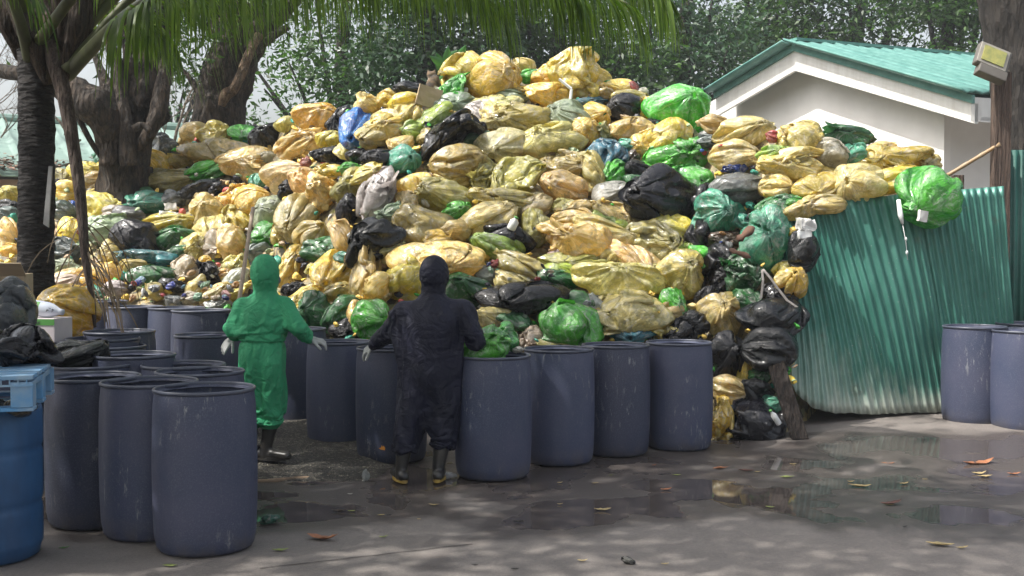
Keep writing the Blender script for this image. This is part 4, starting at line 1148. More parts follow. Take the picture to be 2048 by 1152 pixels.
# crown of overlapping leaf bases and fibre
top=Vector((pts[-1].x,PD,3.0))
for k,(x0,y0,x1,y1,rw,dd) in enumerate(((95,170,20,-20,.11,-.1),(60,150,120,-30,.17,.0),(110,175,190,-20,.09,.1),(40,120,-20,-40,.12,.1),(85,150,85,-60,.2,.15),(122,185,165,-60,.09,-.15),(118,140,120,-60,.12,-.05))):
    mm=MB(); limb(mm,[P(x0,y0,PD+dd),P((x0+x1)/2+6,(y0+y1)/2,PD+dd-.05),P(x1,y1,PD+dd)],[rw*.25,rw*.9,rw*.75],12,.35,k); mm.build('leaf_base',M['fibre'],e,True)
def frond(path,rad,l0,leaf,seed,mat,twist=0,n=85,lab=None,start=.16,wid=.034,hang=1.0,spread=.35,bark_='palmstem'):
    r=random.Random(seed); pts=[Vector(p) for p in path]; out=[]
    k=len(pts)
    for i in range(k-1):
        p0,p1,p2,p3=pts[max(0,i-1)],pts[i],pts[i+1],pts[min(k-1,i+2)]
        for j in range(8):
            t=j/8; out.append(.5*((2*p1)+(p2-p0)*t+(2*p0-5*p1+4*p2-p3)*t*t+(3*p1-p0-3*p2+p3)*t**3))
    out.append(pts[-1]); nn=len(out)
    mm=MB(); mm.tube(out,[rad*(1-.88*i/nn) for i in range(nn)],9); ra=mm.build('frond',M[bark_],palm,True)
    if lab: ra['label']=lab
    V=[];Fq=[]
    for i in range(n):
        t=start+(1-start)*i/(n-1); f=t*(nn-1); a=int(min(nn-2,f)); p=out[a].lerp(out[a+1],f-a); T=(out[a+1]-out[a]).normalized()
        side=T.cross(Vector((0,0,1))).normalized(); u=side.cross(T).normalized()
        ln=l0*leaf(t)
        for s in(-1,1):
            L_=ln*r.uniform(.85,1.1); d=(side*s*spread+T*r.uniform(.3,.55)+u*r.uniform(.0,.12)).normalized(); q_=Vector(p); w=T.cross(d).cross(d).normalized(); b0=len(V); sg=7
            w=(T-d*T.dot(d)).normalized()
            tw=r.uniform(-.9,.9); wv=(w*math.cos(tw)+d.cross(w)*math.sin(tw))
            for j in range(sg+1):
                v=j/sg; ww=wid*.5*(1-v**2.2)*min(1,.5+v*4)+.0015
                V.append(tuple(q_-wv*ww)); V.append(tuple(q_+wv*ww))
                d=(d+Vector((0,0,-1))*(.55*hang)*(.6+.4*r.random())+Vector((r.uniform(-.05,.05),0,0))).normalized(); q_=q_+d*L_/sg
            for j in range(sg): Fq.append((b0+j*2,b0+j*2+1,b0+j*2+3,b0+j*2+2))
    o=obj_from('leaflets',mesh_np('leaflets',V,Fq,False),mat,ra); return ra
M['palmstem']=simple('palm_stem',(.10,.12,.04),.5,(.05,.05,.025),5,.2,stretch=(1,1,.3)); M['drystem']=bark('dry_stem',(.10,.07,.06),(.22,.17,.14),(1,1,.2),18)
sh=lambda t: (.35+.65*math.sin(math.pi*min(1,t*1.15)**.8)) if t<.87 else .5
frond([P(135,150,PD-.1),P(210,70,PD-.5),P(290,5,PD-.9),P(430,-75,PD-1.3),P(620,-115,PD-1.6),P(850,-110,PD-1.8),P(1080,-60,PD-1.9),P(1260,10,PD-2)],.062,1.0,sh,1,M['palm'],n=210,start=.2,wid=.022)
frond([P(120,120,PD+.1),P(260,-30,PD+.2),P(430,-110,PD+.2),P(650,-120,PD+.1),P(860,-60,PD),P(1010,20,PD)],.05,1.0,sh,2,M['palm'],n=190,start=.2,wid=.022)
frond([P(130,140,PD-.2),P(330,-60,PD-.2),P(560,-130,PD-.6),P(800,-120,PD-1.2),P(1010,-70,PD-1.5),P(1150,-20,PD-1.7)],.045,1.15,sh,12,M['palm'],n=190,start=.2,wid=.022)
frond([P(110,90,PD),P(400,-160,PD+.3),P(760,-180,PD),P(1080,-120,PD-.5),P(1240,-60,PD-.8),P(1330,-10,PD-1)],.045,1.05,sh,13,M['palm'],n=170,start=.25,wid=.022)
frond([P(110,110,PD+.3),P(170,30,PD+.6),P(240,10,PD+.9),P(300,35,PD+1.1),P(345,85,PD+1.2)],.035,.75,lambda t:.9-.3*t,3,M['palm'],n=110,start=.3,wid=.022)
frond([P(60,120,PD-.1),P(25,0,PD-.5),P(-60,-140,PD-1),P(-300,-220,PD-1.6),P(-560,-120,PD-2)],.055,.9,sh,4,M['palm'],n=80,start=.25)
frond([P(80,80,PD-.2),P(200,-80,PD-1.3),P(330,-230,PD-2.6),P(420,-330,PD-3.8),P(470,-330,PD-4.6)],.05,.8,sh,5,M['palm'],n=80,start=.3)
frond([P(80,60,PD+.1),P(150,-120,PD+.5),P(330,-230,PD+1.0),P(700,-270,PD+1.1),P(1000,-210,PD+.6),P(1330,-90,PD-.3)],.05,1.0,sh,6,M['palm'],n=110,start=.25)
frond([P(60,60,PD),P(0,-150,PD-1),P(-60,-280,PD-2.4),P(-120,-300,PD-3.8)],.05,.9,sh,7,M['palm'],n=70,start=.25)
# dead frond hanging down
dp=[P(100,60,PD-.05),P(110,120,PD-.15),P(128,190,PD-.22),P(143,270,PD-.25),P(155,350,PD-.27),P(164,430,PD-.3),P(171,520,PD-.32),P(184,600,PD-.34),P(190,655,PD-.34)]
mm=MB(); limb(mm,dp,[.05,.075,.062,.056,.05,.044,.034,.02,.012],10,.1,1); ra=mm.build('dead_frond',M['drystem'],palm,True); ra['label']='brown dead frond hanging down'
V=[];Fq=[]; r=random.Random(8)
for i in range(34):
    t=r.uniform(.0,1); p=dp[5].lerp(dp[7],t) if t>.3 else dp[5].lerp(dp[6],t*2); s=r.choice((-1,-1,1,1,1)); d=Vector((s*r.uniform(.2,.9),r.uniform(-.3,.3),r.uniform(-.4,.3))).normalized(); ln=r.uniform(.35,.85); q_=Vector(p); b0=len(V)
    for j in range(9):
        w=.007*(1-j/9)+.002; V.append(tuple(q_+Vector((-w,0,0)))); V.append(tuple(q_+Vector((w,0,0)))); d=(d+Vector((0,0,-.38))).normalized(); q_=q_+d*ln/8
    for j in range(8): Fq.append((b0+j*2,b0+j*2+1,b0+j*2+3,b0+j*2+2))
o=obj_from('dry_leaflets',mesh_np('dry_leaflets',V,Fq,False),M['drypalm'],ra)
# board nailed to the palm
a_,b_=P(99,332,PD-.17),P(92,455,PD-.17)
m=MB(); m.add([a_+Vector((-.008,0,0)),a_+Vector((.022,0,0)),b_+Vector((.02,0,0)),b_+Vector((-.025,0,.03)),a_+Vector((-.008,.02,0)),a_+Vector((.022,.02,0)),b_+Vector((.02,.02,0)),b_+Vector((-.025,.02,.03))],[(0,3,2,1),(4,5,6,7),(0,1,5,4),(1,2,6,5),(2,3,7,6),(3,0,4,7)])
o=m.build('wooden_strip',simple('pale_strip',(.33,.33,.33),.7),loc=a_); tag(o,'narrow grey strip fixed upright to the right side of the palm trunk','board')
# shade tree over the yard to the left of and behind the photographer
b=Vector((-7.5,4.0,0)); e=empty('shade_tree',b,'tall spreading tree beyond the left edge that shades the drums','tree')
m=MB(); limb(m,[b,b+Vector((.2,0,2.5)),b+Vector((0,.3,5)),b+Vector((.5,.6,7.5))],[.4,.32,.28,.18],16,.25,3); m.build('trunk',M['bark'],e,True)
lv=[]; r=random.Random(21)
for k in range(470):
    x=r.uniform(-12.5,-.8); y=r.uniform(-4,8.5)
    if x>-2.6 and y>7.0: continue
    if x>-2.6: y-=.3; z=6.4+r.uniform(-.7,1.3)+.15*(x+12)*.3
    # open places in the canopy
    if noise.noise(Vector((x*.55,y*.55,3.1)))>CANOPY_CUT: continue
    lv.append((x,y,z))
for k in range(9):
    c=Vector((r.uniform(-11,-2),r.uniform(-2,8.5),6.3)); s=b+Vector((0,.2,r.uniform(4,6))); mm=MB(); limb(mm,[s,(s+c)/2+Vector((0,0,.5)),c],[.14,.09,.03],8,.2,k); mm.build('limb',M['bark'],e,True)
o=obj_from('crown',leaf_mesh('crown',lv,60,.42,.26,.10,33),M['leaf'],e); o.location=-b
# ---------------------------------------------------------------- people
def union(name,mb,voxel,smooth=6,fac=.5):
    me=mb.mesh(name); o=bpy.data.objects.new(name,me); COL.objects.link(o)
    r=o.modifiers.new('r','REMESH'); r.mode='VOXEL'; r.voxel_size=voxel; r.use_smooth_shade=True
    if smooth: s=o.modifiers.new('s','SMOOTH'); s.iterations=smooth; s.factor=fac
    dg=bpy.context.evaluated_depsgraph_get(); dg.update(); n=bpy.data.meshes.new_from_object(o.evaluated_get(dg),depsgraph=dg); n.name=name
    bpy.data.objects.remove(o); return n
def loft(m,secs,seg=28):
    """secs: (centre Vector, rx, ry, yaw)"""
    pts=[]
    for c,rx,ry,yw in secs:
        for k in range(seg):
            a=2*math.pi*k/seg; x,y=rx*math.cos(a),ry*math.sin(a); pts.append(Vector(c)+Vector((x*math.cos(yw)-y*math.sin(yw),x*math.sin(yw)+y*math.cos(yw),0)))
    n=len(secs); fs=[(i*seg+k,i*seg+(k+1)%seg,(i+1)*seg+(k+1)%seg,(i+1)*seg+k) for i in range(n-1) for k in range(seg)]
    fs+=[tuple(range(seg))[::-1],tuple((n-1)*seg+k for k in range(seg))]; m.add(pts,fs)
def hand(name,wrist,palm_dir,back_dir,curl,mat,par,side=1,size=1.0):
    """palm with four separate fingers of unequal length and a thumb from the side of the palm"""
    d=Vector(palm_dir).normalized(); b=Vector(back_dir); b=(b-d*b.dot(d)).normalized(); s=d.cross(b)*side; w=Vector(wrist); m=MB(); z=size
    for k in range(4):
        o=s*(k-1.5)*.0195*z; m.capsule(w+o*.55+d*.004*z,w+o+d*.082*z,.0135*z,.0115*z,10)
    m.capsule(w-d*.05*z,w+d*.03*z,.026*z,.024*z,12)
    for k,ln in enumerate((.068,.078,.073,.056)):
        p=w+s*(k-1.5)*.0195*z+d*.084*z; dd=(d+s*(k-1.5)*.05).normalized(); a=curl*(.8+.08*k)
        for j,f in enumerate((.45,.32,.23)):
            dd=(Matrix.Rotation(a*side*(1),3,s*side)@dd) if False else (dd*math.cos(a)-b*math.sin(a)).normalized(); bb=None
            q_=p+dd*ln*f*z; m.capsule(p,q_,(.0100-.0009*j)*z,(.0094-.0011*j)*z,8); p=q_
            b2=(b*math.cos(a)+d*math.sin(a)); a=a*.9
            dd=dd
            # keep bending away from the back of the hand
            dd=(dd*math.cos(a)-(b-dd*b.dot(dd)).normalized()*math.sin(a)).normalized() if abs(b.dot(dd))<.98 else dd
            a=0.0001 if j>0 else a*.6
    p=w-s*.026*z+d*.018*z; dd=(d*.75-s*.65-b*.25).normalized()
    for ln in (.036,.030,.024):
        q_=p+dd*ln*z; m.capsule(p,q_,.0122*z,.0108*z,8); p=q_; dd=(dd+d*.25-b*.15).normalized()
    me=union(name,m,.0042,2); me.materials.append(mat); o=bpy.data.objects.new(name,me); link(o,par); o.location=-par.location; return o
def boot(ankle_top,ankle,toe_dir,par,sole=None,r=.062,lab=None):
    m=MB(); a=Vector(ankle_top); k=Vector(ankle); d=Vector(toe_dir).normalized(); gz=k.z-.10
    loft(m,[(k.lerp(k,0)+Vector((0,0,-.09)),.042,.048,0),(k,.046,.05,0),(k.lerp(a,.3),.05,.053,0),(k.lerp(a,.65),.058,.06,0),(a,r,r,0)],24)
    heel=Vector((k.x,k.y,gz))-d*.055; toe=heel+d*.235
    m.capsule(heel+Vector((0,0,.042)),heel+d*.12+Vector((0,0,.045)),.042,.045,16); m.capsule(heel+d*.1+Vector((0,0,.04)),toe+Vector((0,0,.036)),.046,.038,16)
    m.v=[(x,y,max(z,gz+.012)) for x,y,z in m.v]
    me=union('boot',m,.009,3); me.materials.append(M['boot']); o=bpy.data.objects.new('boot',me); link(o,par); o.location=-par.location
    sm=MB(); sw=d.cross(Vector((0,0,1))); ring=[]
    for i in range(28):
        t=2*math.pi*i/28; x=math.cos(t); y=math.sin(t); ring.append(heel+d*(.09+.135*x)+sw*(.045 if x<0 else .05)*y*(1-.12*abs(x)))
    sm.add([p+Vector((0,0,.0)) for p in ring]+[p+Vector((0,0,.022)) for p in ring],[tuple(range(28))[::-1],tuple(range(28,56))]+[(i,(i+1)%28,28+(i+1)%28,28+i) for i in range(28)])
    so=MB(); so.v=sm.v; so.f=sm.f; s_=obj_from('sole',so.mesh('sole'),sole or M['boot'],o); return o
def person(label,D,J,head_r,tors,suit,fold,gl,seed,face_dir,hem_r,mask=False,waist=None):
    """J: joints in photo pixels with a depth each"""
    j={k:P(x,y,d) for k,(x,y,d) in J.items()}
    e=empty('person',Vector((j['pelvis'].x,j['pelvis'].y,0)),label,'person')
    fd=Vector(face_dir).normalized(); rt=fd.cross(Vector((0,0,1)))
    def figure(g,cloth):
        m=MB()
        yaw=tors['yaw']
        loft(m,[(j['pelvis'].lerp(j['chest'],t)+Vector((0,off,0)),rx+g,ry+g,yaw) for t,rx,ry,off in tors['prof']],32)
        loft(m,[(j['pelvis']+Vector((0,0,-.10)),tors['hip']*.86+g,.09+g,yaw),(j['pelvis']+Vector((0,0,-.02)),tors['hip']+g,.115+g,yaw),(j['pelvis']+Vector((0,0,.08)),tors['hip']*.95+g,.105+g,yaw)],32)
        m.capsule(j['chest'],j['neck'],.085+g,.06+g*.8)
        for s in 'LR':
            m.capsule(j['chest']+(j['sh'+s]-j['chest'])*.35,j['sh'+s],.07+g*.8,.055+g*.7,16)
            ga=g*.62
            m.capsule(j['sh'+s],j['el'+s],.052+ga,.042+ga*1.15,16); m.capsule(j['el'+s],j['wr'+s],.043+ga,.030+ga*.6,16)
            hp=j['pelvis']+(rt*(.082 if s=='R' else -.082))+Vector((0,0,-.04))
            m.capsule(hp,j['kn'+s],.078+g,.052+g*1.15,18)
            en=j['an'+s].lerp(j['kn'+s],hem_r[1])+Vector((0,0,hem_r[0]*.85)) if cloth else j['an'+s]
            m.capsule(j['kn'+s],en,.052+g*1.15,(hem_r[0] if cloth else .034),18)
        hc=j['head']
        if not cloth:
            m.capsule(j['neck'],hc-Vector((0,0,.05)),.055,.05)
            m.ellip(hc,(.075,.092,.11),nu=24,nv=16); m.ellip(hc+fd*.035+Vector((0,0,-.055)),(.052,.055,.06))
            m.ellip(hc+fd*.098+Vector((0,0,-.018)),(.013,.02,.022)); m.ellip(hc+fd*.083+Vector((0,0,-.058)),(.024,.014,.009)); m.ellip(hc+fd*.075+Vector((0,0,.022)),(.05,.02,.012))
            for sd in(-1,1): m.ellip(hc+rt*sd*.076+Vector((0,0,-.01)),(.012,.02,.03))
        else:
            c=hc-fd*.018+Vector((0,0,.004))
            m.ellip(c,(head_r,head_r*1.14,head_r*1.3),nu=28,nv=20)
            loft(m,[(j['neck']+Vector((0,0,-.05)),.10,.09,0),(j['neck']+Vector((0,0,.02)),.085,.085,0),(hc+Vector((0,0,-.06))-fd*.01,head_r*.86,head_r*.98,0)],28)
        return m
    bm_=union('body',figure(0,False),.011,5); bm_.materials.append(M['skin']); body=bpy.data.objects.new('body',bm_); COL.objects.link(body)
    gm=union('coverall',figure(fold['g'],True),.0155,4)
    # open the hood at the face and the cuffs
    b=bmesh.new(); b.from_mesh(gm); c=j['head']
    dele=[f for f in b.faces if (f.calc_center_median()-c).dot(fd)>.052 and (f.calc_center_median()-c).length<.135 and f.calc_center_median().z>c.z-.085]
    dele+=[f for f in b.faces if f.calc_center_median().z<j['anL'].lerp(j['knL'],hem_r[1]).z+.012 and f not in dele]
    bmesh.ops.delete(b,geom=dele,context='FACES'); b.to_mesh(gm); b.free()
    g=bpy.data.objects.new('coverall',gm); COL.objects.link(g); vg=g.vertex_groups.new(name='pin'); vv=gm.vertices
    an=[j['an'+s].lerp(j['kn'+s],hem_r[1]) for s in 'LR']; w_=[j['wrL'],j['wrR']]
    for v in vv:
        p=v.co; wt=0
        if p.z>j['neck'].z+.0: wt=.75
        if any((p-a).length<.16 and p.z<a.z+.045 for a in an): wt=1
        if any((p-a).length<.055 for a in w_): wt=1
        if waist and abs(p.z-waist.z)<.012 and (Vector((p.x,p.y,0))-Vector((waist.x,waist.y,0))).length<.25: wt=1
        if wt: vg.add([v.index],wt,'REPLACE')
    if waist:
        for v in vv:
            dz=abs(v.co.z-waist.z); dd=Vector((v.co.x-waist.x,v.co.y-waist.y,0))
            if dz<.06 and dd.length<.25:
                k=1-.11*(1-dz/.06)
                k-=.035*math.cos(math.atan2(dd.y,dd.x)*26)*(1-dz/.06)*(1 if dz<.06 else 0)
                v.co.x=waist.x+dd.x*k; v.co.y=waist.y+dd.y*k
    body.modifiers.new('k','COLLISION'); body.collision.thickness_outer=.01; body.collision.cloth_friction=6
    co=cloth_run(g,fold['frames'],6,.25,fold['st'],fold['bend'],fold['pr'],fold['shr'],'pin',(0,0,-6),.010,shear=3,damp=1.5)
    bpy.data.objects.remove(g); body.modifiers.clear()
    gm.vertices.foreach_set('co',co.astype(np.float32).ravel()); gm.update()
    gm.polygons.foreach_set('use_smooth',np.ones(len(gm.polygons),dtype=bool)); gm.materials.append(suit)
    o=bpy.data.objects.new('coverall',gm); link(o,e); o.location=-e.location; sb=o.modifiers.new('sub','SUBSURF'); sb.levels=0; sb.render_levels=1
    sd=o.modifiers.new('thick','SOLIDIFY'); sd.thickness=.004; sd.offset=1
    body.parent=e; body.location=-e.location
    for s_ in(-1,1):
        ey=MB().ellip(j['head']+fd*.083+rt*s_*.03+Vector((0,0,.005)),(.012,.009,.008)).build('eye',M['white'],e,True)
    if mask:
        m=MB(); c=j['head']+fd*.060+Vector((0,0,-.052)); m.ellip(c,(.066,.066,.052)); me=m.mesh('face_mask',True); me.materials.append(simple('grey_mask',(.16,.20,.22),.7)); o=bpy.data.objects.new('face_mask',me); link(o,e); o.location=-e.location
    return e,j
def build_people():
    SM=S.gravity.copy()
    # --- the person in green
    D=8.62
    J=dict(head=(533,546,D),neck=(530,588,D),chest=(527,622,D),pelvis=(524,716,D),shL=(489,613,D),shR=(567,611,D),elL=(468,652,D-.02),elR=(594,652,D-.06),wrL=(466,672,D+.06),wrR=(618,678,D+.05),
        knL=(498,800,D+.02),knR=(549,798,D),anL=(502,900,D+.04),anR=(533,900,D-.02))
    tors=dict(yaw=.05,hip=.150,prof=[(-.1,.135,.10,0),(.15,.14,.10,0),(.4,.145,.105,0),(.62,.155,.11,.0),(.85,.165,.105,-.01),(1.02,.15,.095,-.01),(1.2,.10,.075,-.01)])
    e,j=person('person in hooded green coverall and grey mask with one hand on a drum rim',D,J,.108,tors,M['green_suit'],dict(g=.028,frames=16,st=12,bend=.12,shr=-.14,pr=-1.5),None,2,(.55,.83,-.05),(.105,.42),True,P(527,683,D))
    hand('glove',j['wrL']+Vector((-.005,.01,-.01)),(-.62,.15,-.72),(-.5,-.7,.2),.12,M['glove'],e,1)
    hand('glove',j['wrR']+Vector((.02,.0,0)),(.93,.1,-.25),(.2,-.35,.92),.55,M['glove'],e,-1)
    boot(j['anL'].lerp(j['knL'],.56),Vector((j['anL'].x,j['anL'].y,.175)),(.2,1,0),e); boot(j['anR'].lerp(j['knR'],.56),Vector((j['anR'].x,j['anR'].y,.165)),(.92,-.35,0),e)
    # --- the person in dark navy
    D=8.1
    J=dict(head=(869,549,D+.05),neck=(866,592,D+.03),chest=(862,632,D),pelvis=(854,742,D),shL=(808,622,D),shR=(923,618,D+.02),elL=(780,662,D+.16),elR=(948,672,D-.02),wrL=(747,690,D+.30),wrR=(938,668,D+.30),
        knL=(816,842,D-.05),knR=(890,842,D),anL=(803,936,D-.08),anR=(877,936,D-.05))
    tors=dict(yaw=-.05,hip=.158,prof=[(-.1,.15,.112,0),(.15,.147,.108,0),(.4,.152,.113,0),(.62,.172,.12,.0),(.85,.195,.115,-.01),(1.02,.18,.10,-.01),(1.2,.115,.08,-.0)])
    e,j=person('person in hooded dark navy coverall and rubber boots reaching into the drums',D,J,.104,tors,M['navy_suit'],dict(g=.034,frames=18,st=10,bend=.08,shr=-.19,pr=-1.6),None,5,(.12,.99,-.1),(.095,.40),False,None)
    hand('glove',j['wrL']+Vector((-.008,.012,-.004)),(-.72,.32,-.55),(-.35,-.5,.8),.5,M['glove'],e,1)
    hand('glove',j['wrR']+Vector((0,.02,-.01)),(-.25,.8,-.5),(.5,.3,.8),.6,M['glove'],e,-1)
    boot(j['anL'].lerp(j['knL'],.52),Vector((j['anL'].x,j['anL'].y,.115)),(-.35,.9,0),e,M['sole']); boot(j['anR'].lerp(j['knR'],.52),Vector((j['anR'].x,j['anR'].y,.115)),(.05,1,0),e,M['sole'])
    S.gravity=SM
build_people(); S.frame_set(1)
# ---------------------------------------------------------------- clutter at the left
def loosebag(px,py,D,w,h,col,label,seed,style=None,ang=0,mat='film',cat='rubbish bag',depth=None,group=None):
    k=D/F; me=bag_mesh(seed,w*k,h*k,ang,style,depth); o=obj_from('rubbish_bag',me,M[mat]); o.location=P(px,py,D); o.color=(*col,1); tag(o,label,cat,group); return o
loosebag(135,624,9.35,112,104,(.72,.47,.04),'large smooth yellow bag behind the white carton at the foot of the palm',3101,'S',depth=.45)
loosebag(20,640,7.3,78,150,(.05,.055,.06),'tall dark clear plastic bag at the left edge behind the crumpled black one',3102,None,mat='black',depth=.4)
loosebag(38,700,6.15,118,84,(.012,.012,.016),'crumpled black bag lying on the blue pallet',3110,'N',mat='black',depth=.42)
loosebag(-45,690,6.3,110,90,(.012,.012,.016),'crumpled black bag at the far left end of the pallet',3106,'N',mat='black',depth=.4)
loosebag(148,712,7.75,125,60,(.012,.014,.014),'slack black plastic bag draped between the pallet and the stacked drum rims',3104,None,mat='black',depth=.35)
# green bags pushed into the open drum
loosebag(968,690,8.25,96,64,(.12,.52,.05),'glossy bright green bag stuffed in the drum right of the man in dark',3121,'N',ang=-8,depth=.33)
loosebag(1012,676,8.45,52,60,(.06,.42,.05),'darker green bag standing up in the same drum against its right rim',3122,None,ang=20,depth=.2)
loosebag(1036,700,8.3,20,12,(.6,.58,.52),'scrap of whitish plastic on the rim of the green filled drum',3123,None,cat='plastic scrap',depth=.06)
loosebag(893,955,8.35,34,14,(.75,.75,.74),'crumpled white tissue on the wet ground between the man in dark and the scratched drum',3124,None,cat='plastic scrap',depth=.08).location=G(893,956)+Vector((0,0,.02))
loosebag(732,955,8.2,15,26,(.5,.52,.5),'pale wet scrap at the foot of the drum left of the man in dark',3125,None,cat='plastic scrap',depth=.05).location=G(732,962)+Vector((0,0,.035))
loosebag(540,1043,6.6,38,20,(.03,.22,.12),'dark green torn plastic beside the foot of the scuffed front drum',3126,None,ang=-20,cat='plastic scrap',depth=.09).location=G(540,1048)+Vector((0,0,.03))
loosebag(1256,1124,6,26,14,(.02,.018,.016),'small black shrivelled scrap on the ground near the bottom edge',3127,None,ang=10,cat='plastic scrap',depth=.05).location=G(1256,1128)+Vector((0,0,.018))
# carton with a clear jug on top, resting on the hidden drum
p=P(91,681,8.75); zb=p.z
e=empty('printed_carton',Vector((p.x,8.75,zb)),'off white carton with a green band standing on the drum beside the palm','carton')
k=8.6/F; w=80*k; h=47*k; Rc=rotm('Z',-8)
bx=MB().box((p.x,8.75,zb+h/2),(w,.26,h),Rc).build('box',M['boxpink'],e,bevel=.004)
def onbox(u,v,su,sv,mat,name,off=.133,par=bx):
    c=Vector((p.x,8.75,zb+h/2))+Rc@Vector((u*w/2,-off,v*h/2)); o=MB().box(c,(su,.004,sv),Rc).build(name,mat,par); o.location=(0,0,0); return o
onbox(0,.68,w*.998,h*.26,M['lab_green'],'green_band')
def text(s,loc,rot,size,mat,par,name='lettering',ext=.001):
    cu=bpy.data.curves.new(name,'FONT'); cu.body=s; cu.size=size; cu.extrude=ext; cu.align_x='CENTER'; cu.align_y='CENTER'
    o=bpy.data.objects.new(name,cu); COL.objects.link(o); dg=bpy.context.evaluated_depsgraph_get(); me=bpy.data.meshes.new_from_object(o.evaluated_get(dg)); bpy.data.objects.remove(o)
    me.materials.clear(); me.materials.append(mat); R4=rot.to_4x4(); 
    me.transform(Matrix.Translation(loc)@R4); o=bpy.data.objects.new(name,me); link(o,par); 
    if par and par.type=='EMPTY': o.location=-par.location
    return o
fr=Rc@rotm('X',90)
text('Ethanol',Vector((p.x,8.75,zb+h/2))+Rc@Vector((-.02,-.138,h*.33)),fr,.036,M['ink'],bx)
for u in (-.88,-.70,-.5):
    onbox(u,.18,.022,.045,M['white'],'handling_mark',.1335); onbox(u,.2,.011,.024,M['ink'],'handling_symbol',.136)
onbox(.1,-.45,.07,.006,M['ink'],'print_line',.1335)
# jug lying on its side
zc=zb+h+.065; c=P(90,615,8.7); 
e=empty('plastic_jug',Vector((c.x,8.72,zb+h)),'translucent white jug lying on its side on top of the carton','jug')
m=MB(); prof=[(.001,-.13),(.045,-.13),(.058,-.12),(.062,-.09),(.062,.02),(.055,.06),(.03,.11),(.024,.125),(.024,.15),(.001,.15)]
m.lathe([(r,z) for r,z in prof],32); R_=rotm('Z',-4)@rotm('Y',99); m.v=[tuple(Vector((c.x-.01,8.72,zc))+R_@Vector(v)) for v in m.v]
jb=m.build('jug_body',simple('milky_plastic',(.62,.65,.72),.25,(.5,.55,.66),5),e,True)
m=MB(); 
for i in range(9):
    for s in(0,1):
        a=math.radians(-150+i*12); v=Vector((.0635*math.cos(a),.0635*math.sin(a),-.10+.075*s)); m.v.append(tuple(Vector((c.x-.01,8.72,zc))+R_@v))
for i in range(8): m.f.append((i*2,i*2+2,i*2+3,i*2+1))
lb=m.build('green_label',M['lab_green'],jb,True); lb.location=(0,0,0)
for k_,(dx,dz) in enumerate(((.03,.0),(.055,-.012),(.042,.012),(.066,.002))):
    for q in range(2):
        o=MB().box(Vector((c.x+dx+q*.006,8.72-.0615+.25*abs(dz)+.35*max(0,dx-.03),zc-.005+dz)),(.004,.003,.02),rotm('Y',25+50*q)).build('pen_mark',M['ink'],jb); o.location=(0,0,0)
# brown carton at the left edge
p=P(8,548,7.9); e=empty('open_carton',Vector((p.x,p.y,1.35)),'light grey brown carton flap above the dark plastic bag at the left edge','carton')
MB().box((p.x-.05,p.y+.1,1.42),(.34,.3,.18),rotm('Z',12)).build('box',M['carton'],e,bevel=.004)
MB().box((p.x+.02,p.y-.12,1.54),(.32,.2,.006),rotm('Z',12)@rotm('X',-28)).build('flap',M['carton'],e)
# drum that carries the tall plastic bag
drum(8,712,160,'drum at the left edge carrying the tall dark plastic bag')
# blue drum, sacks and pallet
D=6.05; c=P(-32,900,D); e=empty('blue_drum',Vector((c.x,D,0)),'bright blue plastic drum with ring dents under the pallet at the left edge','drum')
r=.292
prof=[(.001,0),(.24,0),(.275,.02),(.283,.06)]
for z in [x*.02 for x in range(4,41)]:
    prof.append((r+.006*math.sin(z*3.6)-.010*math.exp(-((z-.30)/.018)**2)-.010*math.exp(-((z-.60)/.018)**2),z))
prof+=[(.288,.825),(.275,.835),(.27,.83),(.001,.82)]
m=MB().lathe(prof,64); m.v=[(x*(1+.02*noise.noise(Vector((x*3,y*3,z*2)))),y,z) for x,y,z in m.v]
o=m.build('body',M['bluedrum'],None,True); o.parent=e; o.location=(0,0,0)
loosebag(40,815,5.9,66,34,(.17,.12,.055),'brown husk like lump between the blue drum and the pallet',3140,'B',cat='sack',depth=.2,mat='film')
loosebag(-45,815,5.9,110,34,(.08,.06,.04),'dark brown lump under the left part of the pallet',3141,'B',cat='sack',depth=.25,mat='film')
# pallet: top deck with slots, blocks, bottom runners
D=5.95; Rp=rotm('Z',15); nc=P(66,750,5.65); zt=nc.z; cc_=nc-Rp@Vector((0,-.4,0)); x1=cc_.x; D=cc_.y
e=empty('plastic_pallet',Vector((x1-.3,D,zt-.15)),'blue plastic pallet with an open side lying on the blue drum','pallet')
def pb(c,s,name='deck'):
    c0=Vector((x1,D,zt)); return MB().box(c0+Rp@Vector(c),s,Rp).build(name,M['pallet'],e,bevel=.004)
m=MB(); c0=Vector((x1,D,zt))
for i in range(7): m.box(c0+Rp@Vector((-.5,-.36+i*.12,-.012)),(1.0,.085,.022),Rp)
for i in range(9): m.box(c0+Rp@Vector((-.02-i*.12,0,-.018)),(.02,.80,.014),Rp)
m.build('deck',M['pallet'],e,bevel=.003)
m=MB()
for i in range(24): m.box(c0+Rp@Vector((-.03-i*.04,-.398,-.035)),(.006,.012,.022),Rp)
m.box(c0+Rp@Vector((-.5,-.40,-.052)),(1.0,.012,.010),Rp); m.build('deck_edge',M['pallet'],e)
for xx in (-.09,-.5,-.92):
    for yy in (-.34,0,.34): pb((xx+.035,yy,-.10),(.105,.12,.13),'block')
for yy in (-.34,0,.34): pb((-.5,yy,-.175),(1.0,.11,.02),'runner')
for yy in (-.17,.17): pb((-.01,yy,-.045),(.012,.20,.03),'side_lip')
# broom pole
a_,b_=P(479,596,8.95),P(505,424,9.9)
m=MB().tube([a_.lerp(b_,t/10-.25) for t in range(14)],[.017]*14,12); o=m.build('wooden_pole',simple('smooth_pole',(.36,.28,.21),.6,(.27,.2,.14),12,.1,stretch=(1,1,.2)),None,True,loc=a_); tag(o,'pale wooden pole slanting up behind the left shoulder of the man in green','pole')
